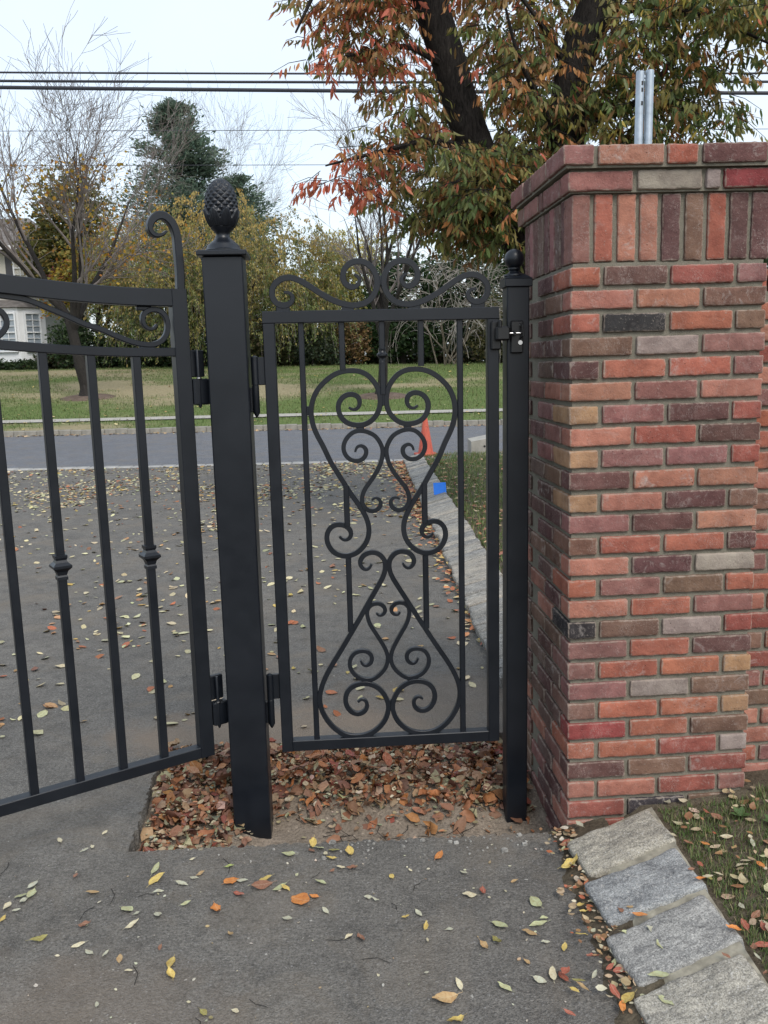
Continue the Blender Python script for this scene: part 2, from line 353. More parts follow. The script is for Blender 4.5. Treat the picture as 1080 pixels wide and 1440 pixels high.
def obj(name, me, parent=None, loc=None, rot=None, color=None, **props):
    o = bpy.data.objects.new(name, me); COL.objects.link(o)
    if parent is not None: o.parent = parent
    if loc is not None: o.location = loc
    if rot is not None: o.rotation_euler = rot
    if color is not None: o.color = (*color, 1)
    for k, v in props.items(): o[k] = v
    return o
def thing(name, label, cat, loc=(0, 0, 0), rz=0.0, group=None, rot=None):
    o = obj(name, None, None, loc, rot or (0, 0, rz), label=label, category=cat); o.empty_display_size = 0.1
    if group: o['group'] = group
    return o
def smooth_by_angle(me, deg=40):
    me.polygons.foreach_set('use_smooth', np.ones(len(me.polygons), bool))
    try: me.set_sharp_from_angle(angle=R(deg))
    except Exception: pass
    return me
def bake_path(pts, n=120, sm=3):
    """Catmull-Rom through traced points, evenly resampled and lightly smoothed"""
    P = np.array(pts, float); Q = np.vstack([2 * P[0] - P[1], P, 2 * P[-1] - P[-2]]); o = []
    for i in range(1, len(Q) - 2):
        p0, p1, p2, p3 = Q[i - 1:i + 3]
        for t in np.linspace(0, 1, 10, endpoint=False):
            o.append(0.5 * ((2 * p1) + (p2 - p0) * t + (2 * p0 - 5 * p1 + 4 * p2 - p3) * t * t + (3 * p1 - p0 - 3 * p2 + p3) * t ** 3))
    o.append(Q[-2]); o = np.array(o)
    d = np.r_[0, np.cumsum(np.linalg.norm(np.diff(o, axis=0), axis=1))]; s = np.linspace(0, d[-1], n)
    o = np.stack([np.interp(s, d, o[:, 0]), np.interp(s, d, o[:, 1])], 1)
    for _ in range(sm): o[1:-1] = 0.25 * o[:-2] + 0.5 * o[1:-1] + 0.25 * o[2:]
    return o
def taper(n, w, a=0.5, b=0.5, k=10):
    i = np.arange(n); return w * np.minimum(np.minimum(a + (1 - a) * i / k, b + (1 - b) * (n - 1 - i) / k), 1.0)
def scatter(tv, tf, pos, ax, ay, az, scale):
    """instances of a template (verts tv, faces tf) -> one vertex/face array"""
    n, k = len(pos), len(tv)
    V = pos[:, None, :] + scale[:, None, None] * (tv[None, :, 0, None] * ax[:, None, :] + tv[None, :, 1, None] * ay[:, None, :] + tv[None, :, 2, None] * az[:, None, :])
    F = (tf[None] + (np.arange(n) * k)[:, None, None]).reshape(-1, tf.shape[1]); return V.reshape(-1, 3), F
def unit(a): return a / np.maximum(np.linalg.norm(a, axis=-1, keepdims=True), 1e-9)
def frames(d, spin=None):
    """orthonormal frames whose x axis is d"""
    d = unit(d); h = np.where(np.abs(d[:, 2:3]) > 0.95, np.array([[1.0, 0, 0]]), np.array([[0, 0, 1.0]]))
    y = unit(np.cross(h, d)); z = np.cross(d, y)
    if spin is not None:
        c, s = np.cos(spin)[:, None], np.sin(spin)[:, None]; y, z = y * c + z * s, z * c - y * s
    return d, y, z
def nz3(x, y, z=0.0): return mnoise.noise(Vector((x, y, z)))
def jitter_cols(base, n, amt=0.25):
    b = np.asarray(base, float); k = 1 + amt * (rng.random((n, 1)) * 2 - 1); return np.clip(b * k * (1 + 0.1 * (rng.random((n, 3)) * 2 - 1)), 0, 1)

# measured outlines of the wrought iron scrolls (metres, in the plane of their gate)
TRACE = {"TOP": [[-0.313, 1.7683], [-0.3003, 1.7693], [-0.2871, 1.7629], [-0.283, 1.7484], [-0.2925, 1.7329], [-0.3127, 1.7258], [-0.3336, 1.7303], [-0.3476, 1.7454], [-0.3517, 1.7661], [-0.348, 1.7845], [-0.3303, 1.8047], [-0.3025, 1.8144], [-0.2775, 1.8115], [-0.2403, 1.7929], [-0.1908, 1.7599], [-0.1491, 1.7376], [-0.107, 1.7244], [-0.0772, 1.7238], [-0.0471, 1.7316], [-0.023, 1.7539], [-0.0107, 1.7827], [-0.0118, 1.8095], [-0.023, 1.8364], [-0.0437, 1.8552], [-0.0668, 1.8617], [-0.0923, 1.858], [-0.1118, 1.844], [-0.1219, 1.8196], [-0.1184, 1.7969], [-0.1052, 1.7831], [-0.0883, 1.7787], [-0.0711, 1.7879], [-0.0655, 1.8043], [-0.0724, 1.8155], [-0.085, 1.8198]],
 "BIG": [[-0.115, 1.3951], [-0.1087, 1.3874], [-0.0957, 1.3845], [-0.0824, 1.3926], [-0.077, 1.4103], [-0.0814, 1.4282], [-0.0942, 1.4366], [-0.1088, 1.4386], [-0.1251, 1.4351], [-0.1401, 1.4232], [-0.1499, 1.4041], [-0.1495, 1.3847], [-0.1421, 1.3633], [-0.1279, 1.3476], [-0.1102, 1.3387], [-0.0873, 1.3347], [-0.0643, 1.3367], [-0.0444, 1.3459], [-0.0276, 1.3618], [-0.0156, 1.381], [-0.0101, 1.4069], [-0.0111, 1.4328], [-0.0186, 1.4588], [-0.0343, 1.4833], [-0.0533, 1.5015], [-0.0757, 1.5116], [-0.1048, 1.5149], [-0.1373, 1.5115], [-0.1668, 1.4994], [-0.1934, 1.4793], [-0.2169, 1.4542], [-0.2326, 1.4224], [-0.2393, 1.3936], [-0.2389, 1.3612], [-0.2328, 1.3317], [-0.2194, 1.2987], [-0.2041, 1.2687], [-0.181, 1.2153], [-0.1592, 1.1781], [-0.1374, 1.1401], [-0.1153, 1.1038], [-0.0962, 1.0756], [-0.0803, 1.0487], [-0.0676, 1.0239], [-0.06, 0.9964], [-0.0589, 0.9759], [-0.0628, 0.9522], [-0.0735, 0.9303], [-0.0909, 0.9104], [-0.1114, 0.8974], [-0.1385, 0.8916], [-0.1618, 0.896], [-0.1816, 0.907], [-0.1959, 0.9264], [-0.2035, 0.9507], [-0.2017, 0.971], [-0.1938, 0.9877], [-0.1784, 1.0001], [-0.1583, 1.0027], [-0.1385, 0.9976], [-0.1239, 0.9852], [-0.1184, 0.9679], [-0.1248, 0.9528], [-0.1401, 0.9455], [-0.1534, 0.9505], [-0.1597, 0.9609]],
 "HEART": [[-0.0981, 1.2464], [-0.0944, 1.2605], [-0.0827, 1.2684], [-0.068, 1.263], [-0.0601, 1.2495], [-0.0656, 1.2299], [-0.0808, 1.2181], [-0.1007, 1.2161], [-0.1218, 1.226], [-0.1344, 1.2452], [-0.137, 1.265], [-0.1298, 1.2862], [-0.1145, 1.3044], [-0.0961, 1.3154], [-0.0747, 1.3167], [-0.0519, 1.3108], [-0.0292, 1.297], [-0.014, 1.2745], [-0.0057, 1.2479], [-0.0129, 1.2083], [-0.0304, 1.1739], [-0.051, 1.1446], [-0.0683, 1.1217], [-0.0782, 1.0985], [-0.0795, 1.075], [-0.0701, 1.0551], [-0.0537, 1.0454], [-0.0336, 1.0464], [-0.0199, 1.0577], [-0.0162, 1.0728], [-0.0226, 1.0865], [-0.0358, 1.0903], [-0.0477, 1.0823]],
 "LOW": [[-0.1144, 0.3666], [-0.1061, 0.3775], [-0.093, 0.3778], [-0.0817, 0.3625], [-0.0822, 0.3427], [-0.0968, 0.3261], [-0.118, 0.3213], [-0.1388, 0.3308], [-0.1545, 0.3539], [-0.1583, 0.3812], [-0.1481, 0.4102], [-0.1242, 0.4286], [-0.0868, 0.4341], [-0.052, 0.4225], [-0.0269, 0.3991], [-0.0103, 0.3637], [-0.0073, 0.3338], [-0.0199, 0.2947], [-0.0491, 0.2613], [-0.0826, 0.2431], [-0.1252, 0.2379], [-0.1672, 0.2478], [-0.2038, 0.2772], [-0.2305, 0.3159], [-0.2454, 0.3562], [-0.2461, 0.4005], [-0.2314, 0.4487], [-0.2056, 0.4985], [-0.1714, 0.5525], [-0.1325, 0.6156], [-0.0987, 0.6715], [-0.0649, 0.7294], [-0.0361, 0.7778], [-0.0122, 0.8215], [-0.0052, 0.857], [-0.0102, 0.8762], [-0.0207, 0.8904], [-0.0373, 0.9014], [-0.0575, 0.9022], [-0.0795, 0.8945], [-0.0926, 0.8743], [-0.0953, 0.8717], [-0.089, 0.8504], [-0.0757, 0.8396], [-0.0596, 0.8446], [-0.0532, 0.8607]],
 "INNER": [[-0.0407, 0.6866], [-0.0363, 0.6773], [-0.0239, 0.6768], [-0.0107, 0.6881], [-0.0126, 0.7058], [-0.0284, 0.7193], [-0.0468, 0.7201], [-0.0631, 0.7128], [-0.0727, 0.6965], [-0.072, 0.6727], [-0.0626, 0.6436], [-0.044, 0.6116], [-0.0227, 0.5745], [-0.0094, 0.5448], [-0.0054, 0.5155], [-0.0145, 0.4867], [-0.0347, 0.4633], [-0.0584, 0.4473], [-0.0864, 0.4473], [-0.114, 0.4589], [-0.132, 0.4803], [-0.1392, 0.5025], [-0.1352, 0.5266], [-0.1208, 0.5453], [-0.0974, 0.5524], [-0.0744, 0.5479], [-0.0609, 0.5303], [-0.0638, 0.5086], [-0.0804, 0.4972], [-0.0951, 0.5028], [-0.1007, 0.5177]],
 "LEAFS": [[0.0996, 1.671], [0.1055, 1.659], [0.1192, 1.6558], [0.1355, 1.6621], [0.1443, 1.6787], [0.141, 1.701], [0.1251, 1.7145], [0.1046, 1.7187], [0.0814, 1.712], [0.0664, 1.6922], [0.0641, 1.6663], [0.07, 1.6403], [0.0879, 1.6202], [0.1158, 1.6097], [0.1525, 1.6122], [0.185, 1.6197], [0.223, 1.6341], [0.2539, 1.6482], [0.2784, 1.6584], [0.3205, 1.6713], [0.3482, 1.684], [0.3809, 1.6993], [0.4132, 1.7129], [0.4449, 1.7263], [0.471, 1.7368], [0.4972, 1.7431], [0.549, 1.7492], [0.6304, 1.7592], [0.6942, 1.7405], [0.7416, 1.6983], [0.747, 1.6456], [0.7079, 1.6037], [0.6464, 1.5953], [0.5892, 1.6183], [0.5425, 1.6577], [0.541, 1.6952], [0.5709, 1.7143], [0.6053, 1.7002], [0.6154, 1.671], [0.5949, 1.6556]],
 "HOOK": [[0.0093, 1.7837], [0.0071, 1.8401], [0.0089, 1.9049], [0.0104, 1.9406], [0.0187, 1.9721], [0.0346, 1.9923], [0.053, 2.0015], [0.076, 1.9963], [0.0934, 1.9741], [0.0935, 1.9513], [0.0763, 1.9394], [0.0551, 1.945], [0.0441, 1.9545]]}
# placed fallen leaves: x, y, z, length, colour, place
LEAVES = [[-0.486, 2.349, 0.006, 0.058, "O", "a"], [-0.392, 2.328, 0.006, 0.073, "B", "a"], [-0.453, 2.287, 0.006, 0.05, "R", "a"], [-0.504, 2.211, 0.006, 0.062, "O", "a"], [-0.717, 2.372, 0.006, 0.061, "Y", "a"], [-0.737, 2.428, 0.006, 0.055, "G", "a"], [-0.508, 2.43, 0.006, 0.031, "L", "a"], [-0.632, 2.474, 0.006, 0.022, "C", "a"], [-1.098, 2.6, 0.006, 0.042, "C", "a"], [-0.996, 2.538, 0.006, 0.033, "P", "a"], [-0.976, 2.558, 0.006, 0.025, "C", "a"], [-0.963, 2.643, 0.006, 0.026, "C", "a"], [-1.124, 2.253, 0.006, 0.044, "C", "a"], [-1.075, 2.311, 0.006, 0.057, "G", "a"], [-1.1, 2.301, 0.006, 0.04, "G", "a"], [-1.085, 2.279, 0.006, 0.04, "P", "a"], [-1.091, 2.356, 0.006, 0.043, "P", "a"], [-0.893, 2.311, 0.006, 0.04, "T", "a"], [-0.863, 2.161, 0.006, 0.038, "B", "a"], [-0.974, 2.107, 0.006, 0.051, "V", "a"], [-0.853, 2.075, 0.006, 0.039, "C", "a"], [-0.766, 2.227, 0.006, 0.05, "G", "a"], [-0.733, 2.159, 0.006, 0.049, "C", "a"], [-0.671, 2.198, 0.006, 0.037, "P", "a"], [-0.602, 2.248, 0.006, 0.033, "G", "a"], [-0.723, 2.016, 0.006, 0.036, "T", "a"], [-0.815, 2.047, 0.006, 0.031, "P", "a"], [-0.768, 2.038, 0.006, 0.03, "P", "a"], [-0.583, 1.996, 0.006, 0.053, "Y", "a"], [-0.574, 1.954, 0.006, 0.035, "Y", "a"], [-0.449, 2.103, 0.006, 0.034, "T", "a"], [-0.463, 1.82, 0.006, 0.03, "V", "a"], [-0.387, 1.822, 0.006, 0.022, "C", "a"], [-0.688, 1.972, 0.006, 0.022, "C", "a"], [-0.732, 1.855, 0.006, 0.02, "P", "a"], [-1.11, 2.195, 0.006, 0.029, "Y", "a"], [-0.976, 2.399, 0.006, 0.026, "B", "a"], [-0.627, 2.056, 0.006, 0.024, "B", "a"], [-0.59, 2.393, 0.006, 0.034, "T", "a"], [-0.604, 2.374, 0.006, 0.027, "P", "a"], [-0.636, 2.346, 0.006, 0.041, "P", "a"], [-1.087, 2.234, 0.006, 0.025, "P", "a"], [-0.735, 2.205, 0.006, 0.024, "P", "a"], [-0.697, 2.306, 0.006, 0.035, "P", "a"], [-0.384, 2.359, 0.006, 0.044, "Y", "a"], [-0.336, 2.315, 0.006, 0.052, "G", "a"], [-0.455, 2.355, 0.006, 0.035, "P", "a"], [-0.259, 2.545, 0.006, 0.053, "Y", "a"], [-0.256, 2.507, 0.006, 0.033, "B", "a"], [-0.236, 2.52, 0.006, 0.036, "G", "a"], [-0.212, 2.486, 0.006, 0.031, "C", "a"], [-0.184, 2.504, 0.006, 0.04, "V", "a"], [-0.192, 2.458, 0.006, 0.034, "Y", "a"], [-0.137, 2.49, 0.006, 0.052, "Y", "a"], [-0.159, 2.411, 0.006, 0.028, "C", "a"], [-0.186, 2.394, 0.006, 0.023, "B", "a"], [-0.126, 2.4, 0.006, 0.033, "B", "a"], [-0.33, 2.491, 0.006, 0.044, "G", "a"], [-0.216, 2.335, 0.006, 0.041, "G", "a"], [0.146, 2.463, 0.006, 0.064, "O", "a"], [-0.003, 2.355, 0.006, 0.029, "Y", "a"], [0.054, 2.386, 0.006, 0.017, "C", "a"], [0.215, 2.368, 0.006, 0.024, "P", "a"], [-0.27, 2.251, 0.006, 0.088, "O", "a"], [-0.231, 2.266, 0.006, 0.03, "O", "a"], [-0.194, 2.2, 0.006, 0.031, "P", "a"], [-0.051, 2.245, 0.006, 0.025, "P", "a"], [-0.073, 2.258, 0.006, 0.025, "P", "a"], [0.033, 2.162, 0.006, 0.026, "Y", "a"], [0.071, 2.178, 0.006, 0.03, "P", "a"], [0.086, 2.118, 0.006, 0.031, "Y", "a"], [-0.123, 2.084, 0.006, 0.027, "C", "a"], [-0.09, 2.075, 0.006, 0.046, "B", "a"], [0.089, 2.062, 0.006, 0.022, "C", "a"], [0.222, 2.257, 0.006, 0.042, "C", "a"], [0.264, 2.27, 0.006, 0.032, "R", "a"], [0.408, 2.216, 0.006, 0.057, "G", "a"], [0.291, 2.116, 0.006, 0.052, "G", "a"], [0.276, 2.05, 0.006, 0.046, "V", "a"], [0.238, 2.034, 0.006, 0.041, "T", "a"], [0.397, 2.116, 0.006, 0.055, "G", "a"], [0.417, 2.142, 0.006, 0.026, "G", "a"], [0.366, 2.082, 0.006, 0.043, "T", "a"], [0.34, 1.969, 0.006, 0.025, "T", "a"], [0.27, 1.88, 0.006, 0.041, "G", "a"], [0.158, 1.895, 0.006, 0.041, "C", "a"], [0.12, 1.847, 0.006, 0.067, "T", "a"], [0.14, 1.774, 0.006, 0.052, "Y", "a"], [0.15, 2.103, 0.006, 0.026, "P", "a"], [0.399, 1.924, 0.006, 0.048, "C", "a"], [0.362, 1.903, 0.006, 0.038, "P", "a"], [0.422, 1.909, 0.006, 0.043, "R", "a"], [0.449, 2.018, 0.006, 0.03, "Y", "a"], [0.402, 2.043, 0.006, 0.025, "P", "a"], [-0.319, 2.31, 0.006, 0.034, "Y", "a"], [-0.299, 2.168, 0.006, 0.03, "P", "a"], [0.363, 2.315, 0.006, 0.026, "T", "a"], [0.542, 2.374, 0.006, 0.069, "Y", "g"], [0.592, 2.199, 0.046, 0.054, "L", "k"], [0.561, 2.241, 0.006, 0.033, "O", "g"], [0.525, 2.173, 0.006, 0.033, "Y", "g"], [0.5, 2.051, 0.006, 0.035, "Y", "g"], [0.658, 2.063, 0.066, 0.042, "O", "k"], [0.675, 1.992, 0.071, 0.043, "P", "k"], [0.672, 1.935, 0.07, 0.036, "G", "k"], [0.611, 2.01, 0.05, 0.033, "G", "k"], [0.581, 2.021, 0.006, 0.031, "V", "g"], [0.637, 1.844, 0.058, 0.052, "G", "k"], [0.63, 1.762, 0.055, 0.046, "G", "k"], [0.581, 1.935, 0.006, 0.04, "R", "g"], [0.61, 1.922, 0.0, 0.038, "T", "g"], [0.567, 1.903, 0.006, 0.053, "R", "g"], [0.543, 1.925, 0.006, 0.035, "R", "g"], [0.51, 1.963, 0.006, 0.035, "R", "g"], [0.532, 1.837, 0.006, 0.05, "R", "g"], [0.558, 1.812, 0.006, 0.052, "Y", "g"], [0.535, 1.788, 0.006, 0.037, "O", "g"], [0.457, 1.858, 0.006, 0.039, "T", "g"], [0.593, 1.771, 0.006, 0.054, "B", "g"], [0.408, 1.774, 0.006, 0.032, "R", "g"], [0.428, 1.912, 0.006, 0.043, "R", "g"], [0.497, 1.899, 0.006, 0.03, "P", "g"], [0.436, 1.847, 0.006, 0.028, "Y", "g"], [0.453, 1.88, 0.006, 0.034, "V", "g"], [0.84, 2.12, 0.128, 0.031, "O", "k"], [0.86, 2.181, 0.134, 0.03, "R", "k"], [0.935, 2.338, 0.125, 0.029, "O", "k"], [1.003, 2.511, 0.125, 0.03, "R", "k"], [1.036, 2.193, 0.125, 0.035, "O", "k"], [1.01, 2.228, 0.125, 0.033, "C", "k"], [0.893, 1.959, 0.125, 0.044, "R", "k"], [0.844, 1.911, 0.127, 0.037, "O", "k"], [0.904, 1.886, 0.125, 0.049, "R", "k"], [0.86, 1.835, 0.132, 0.032, "B", "k"], [0.934, 1.945, 0.125, 0.036, "R", "k"], [0.92, 2.039, 0.125, 0.029, "P", "k"], [0.86, 2.125, 0.134, 0.03, "C", "k"], [0.554, 2.489, 0.006, 0.044, "R", "g"], [0.538, 2.457, 0.006, 0.025, "G", "g"], [0.574, 2.412, 0.006, 0.024, "G", "g"], [0.591, 2.379, 0.0, 0.033, "C", "g"], [0.599, 2.338, 0.0, 0.026, "Y", "g"], [0.582, 2.165, 0.006, 0.025, "Y", "g"], [0.616, 2.101, 0.053, 0.031, "B", "k"], [0.645, 2.101, 0.062, 0.024, "T", "k"], [0.522, 2.258, 0.006, 0.027, "C", "g"], [0.562, 2.197, 0.006, 0.035, "C", "g"], [0.53, 2.145, 0.006, 0.027, "Y", "g"], [0.546, 1.954, 0.006, 0.028, "B", "g"], [0.542, 1.999, 0.006, 0.026, "C", "g"], [0.557, 1.939, 0.006, 0.026, "G", "g"], [0.58, 1.845, 0.006, 0.025, "R", "g"], [0.606, 1.868, -0.0, 0.025, "B", "g"], [0.607, 1.825, 0.0, 0.017, "P", "g"], [0.529, 1.977, 0.006, 0.024, "T", "g"], [1.006, 2.359, 0.125, 0.041, "C", "k"], [1.003, 2.295, 0.125, 0.031, "T", "k"], [0.915, 2.188, 0.125, 0.028, "C", "k"], [0.832, 2.172, 0.125, 0.021, "B", "k"], [0.889, 2.348, 0.125, 0.032, "B", "k"], [0.881, 2.17, 0.125, 0.028, "V", "k"], [1.059, 2.303, 0.125, 0.043, "P", "k"], [0.991, 2.209, 0.125, 0.045, "C", "k"], [1.062, 2.231, 0.125, 0.03, "G", "k"], [0.797, 1.837, 0.111, 0.025, "B", "k"], [0.936, 1.993, 0.125, 0.036, "B", "k"], [0.857, 1.806, 0.131, 0.023, "P", "k"], [0.852, 1.752, 0.129, 0.022, "B", "k"], [1.016, 2.462, 0.125, 0.049, "B", "k"], [0.839, 2.34, 0.129, 0.026, "C", "k"], [0.607, 2.542, 0.053, 0.042, "P", "k"]]
# ------------------------------------------------------------------ the setting
def kx(y): return 0.635 - 0.0215 * y
def smooth(a, b, x): t = min(1, max(0, (x - a) / (b - a))); return t * t * (3 - 2 * t)
def lawn_z(x, y):
    t = x - kx(y) - 0.27
    return 0.085 + 0.035 * smooth(0.0, 0.35, t) + 0.012 * nz3(x * 2.2, y * 2.2, 3.0) + 0.006 * nz3(x * 9, y * 9, 1.0) + 0.004 * max(0, t)
def far_z(x, y):
    P = [(22.9, 0.0), (24.5, 0.06), (26.2, 0.085), (27.4, 0.10), (45, 1.50), (60, 1.55), (120, 1.8), (400, 3.0)]
    for (a, za), (b, zb) in zip(P, P[1:]):
        if y <= b:
            t = max(0, (y - a) / (b - a)); z = za + (zb - za) * t; break
    else: z = P[-1][1]
    s = smooth(26, 40, y)
    return z + s * (-0.012 * x if abs(x) < 60 else -0.72 * (1 if x > 0 else -1)) + 0.08 * s * nz3(x * 0.12, y * 0.12)
def far_edge(x): return 22.6

def grid(name, xs, ys, zf, mat, smooth_=True):
    V = [(x, y, zf(x, y)) for y in ys for x in xs]; nx = len(xs)
    F = [(j * nx + i, j * nx + i + 1, j * nx + nx + i + 1, j * nx + nx + i) for j in range(len(ys) - 1) for i in range(nx - 1)]
    return mesh_np(name, V, np.array(F), mat, None, smooth_)

obj('ground', MB().box((0, 150, -0.75), (1200, 1200, 0.9)).mesh('ground', M['soil']), kind='structure')

# driveway slab with the excavated pit left open
def edge(a, b, n, amp, seed):
    r = random.Random(seed); o = []
    for i in range(n + 1):
        t = i / n; e = min(1, 6 * t, 6 * (1 - t))
        dx, dy = b[0] - a[0], b[1] - a[1]; L = math.hypot(dx, dy)
        k = amp * e * (r.random() * 2 - 1) + amp * 1.2 * e * nz3(i * 0.23, seed)
        o.append((a[0] + dx * t - dy / L * k, a[1] + dy * t + dx / L * k))
    return o
pit_near = edge((-0.853, 2.534), (0.575, 2.592), 150, 0.0095, 3)
pit_left = edge((-0.853, 2.534), (-0.93, 3.29), 60, 0.007, 5)
pit_far = edge((-0.93, 3.29), (0.545, 3.37), 120, 0.014, 7)
V = []; F = []
def poly(pts, z=0.0):
    o = len(V); V.extend([(x, y, z) for x, y in pts]); F.append(tuple(range(o, o + len(pts))))
poly([(-9, -4), (kx(-4) + 0.05, -4), (kx(2.5) + 0.05, 2.592)] + pit_near[::-1] + [(-9, 2.534)])
poly([(-9, 2.534)] + pit_left + [(-9, 3.29)])
poly([(-9, 3.29)] + pit_far + [(kx(3.37) + 0.05, 3.37), (kx(13.6) + 0.05, 13.62), (-9, 13.62)])
for e, fl in ((pit_near, 0), (pit_left, 1), (pit_far, 1)):
    for (x0, y0), (x1, y1) in zip(e, e[1:]):
        o = len(V); V.extend([(x0, y0, 0), (x1, y1, 0), (x1, y1, -0.16), (x0, y0, -0.16)]); F.append((o, o + 1, o + 2, o + 3) if fl == 0 else (o + 3, o + 2, o + 1, o))
obj('driveway', mesh_np('driveway', V, F, M['asphalt']), kind='structure')

def heap(x, y):
    left = smooth(-0.42, -0.62, x)
    back = smooth(2.80, 3.02, y + 0.05 * nz3(x * 5, 2.0))
    leafy = max(left * smooth(2.50, 2.62, y) * 0.9, back)
    return leafy * (1.0 - 0.45 * left * smooth(2.9, 2.6, y)) * (1 - smooth(0.30, 0.52, x) * 0.3), leafy
def pit_z(x, y):
    h, _ = heap(x, y)
    return -0.105 + 0.062 * h + 0.012 * nz3(x * 6, y * 6) + 0.006 * nz3(x * 19, y * 19)
xs = list(np.linspace(-1.02, 0.72, 110)); ys = list(np.linspace(2.46, 3.48, 66))
obj('pit_soil', grid('pit_soil', xs, ys, pit_z, M['dirt']), kind='structure')

# right-hand verge: soil sheet from the kerb outwards
xs = [0.0, 0.12, 0.2, 0.26, 0.3, 0.36, 0.45, 0.55, 0.65, 0.75, 0.85, 1.0, 1.15, 1.3, 1.5, 1.8, 2.2, 3, 5, 10, 30]
ys = [-4, -1, 0, 0.6] + list(np.arange(0.9, 4.2, 0.06)) + list(np.arange(4.4, 13.7, 0.35)) + [13.65]
V = []
for y in ys:
    for x in xs:
        X = kx(y) + 0.12 + x; V.append((X, y, lawn_z(X, y) - (0.10 if x < 0.1 else 0.0) - 0.10 * smooth(12.6, 13.65, y)))
nx = len(xs)
F = [(j * nx + i, j * nx + i + 1, j * nx + nx + i + 1, j * nx + nx + i) for j in range(len(ys) - 1) for i in range(nx - 1)]
obj('verge_ground', mesh_np('verge_ground', V, np.array(F), M['soil'], None, True), kind='structure')

# gutter of dirt along the near kerb
obj('kerb_gutter', grid('kerb_gutter', list(np.linspace(0.44, 0.70, 27)), list(np.arange(0.6, 2.60, 0.014)), lambda x, y: -0.006 + 0.030 * (x - 0.44) / 0.14 * smooth(.44, .60, x) + 0.011 * nz3(x * 22, y * 16) + 0.006 * nz3(x * 60, y * 60) - .012 * smooth(.56, .45, x + .05 * nz3(3, y * 5)), M['soil']), kind='structure')

# road, far kerb, far verge, pavement, lawn
obj('road', grid('road', [-120, -40, -20, -9, 0, 9, 20, 40, 120], [13.95, 16, 18, 20, 22.62], lambda x, y: -0.012 - 0.10 * (y - 13.95) / 8.7, M['road']), kind='structure')
st = thing('apron_kerb', 'pale flush stone strip where the leafy driveway meets the road', 'kerb', (-9, 13.78, 0))
for i in range(40):
    x = 0.12 + i * 0.235
    obj('stone', MB().box((0, 0, 0), (0.225, 0.24, 0.10), 0, 0.012).mesh('stone', M['strip']) if i == 0 else bpy.data.meshes['stone'], st, (x, rnd.uniform(-.01, .01), -0.046 + rnd.uniform(-.004, .006)), (0, 0, rnd.uniform(-.02, .02)))
fk = thing('far_kerb', 'low grey stone kerb along the far side of the road', 'kerb', (0, 22.75, 0))
kb = MB().box((0, 0, 0), (0.297, 0.24, 0.22), 0, 0.012).mesh('kerb_block', M['kerb_far'])
for i in range(140):
    x = -21 + i * 0.30
    obj('kerb_stone', kb, fk, (x, rnd.uniform(-.012, .012), -0.085 + rnd.uniform(-.012, .012)), (0, 0, rnd.uniform(-.03, .03)))
obj('pavement', grid('pavement', list(np.linspace(-60, 60, 41)), [25.3, 25.9, 26.5], lambda x, y: far_z(x, y) + 0.03, M['concrete']), kind='structure')
def dryness(x, y):
    v = 0.13 + 0.9 * nz3(x * .09, y * .16, 5) + 0.6 * nz3(x * .3, y * .5, 8) + 0.35 * smooth(30, 41, y) - 0.75 * smooth(43.6, 44.6, y) - .022 * x - .25 * smooth(25, 23, y)
    return min(1, max(0, v))
fxs = [-400, -200, -100, -60, -40, -30] + list(np.arange(-24, 18.5, 0.6)) + [24, 32, 40, 60, 100, 200, 400]
fys = [22.86, 23.4, 24.2, 25.2, 26.0, 26.8] + list(np.arange(27.4, 47, 0.6)) + list(np.arange(47.5, 62, 2.4)) + [70, 85, 110, 160, 260, 500]
V = [(x, y, far_z(x, y)) for y in fys for x in fxs]; nx = len(fxs)
F = np.array([(j * nx + i, j * nx + i + 1, j * nx + nx + i + 1, j * nx + nx + i) for j in range(len(fys) - 1) for i in range(nx - 1)])
obj('far_lawn', mesh_np('far_lawn', V, F, M['lawn'], np.array([[dryness(x, y)] * 3 for x, y, z in V]), True), kind='structure')

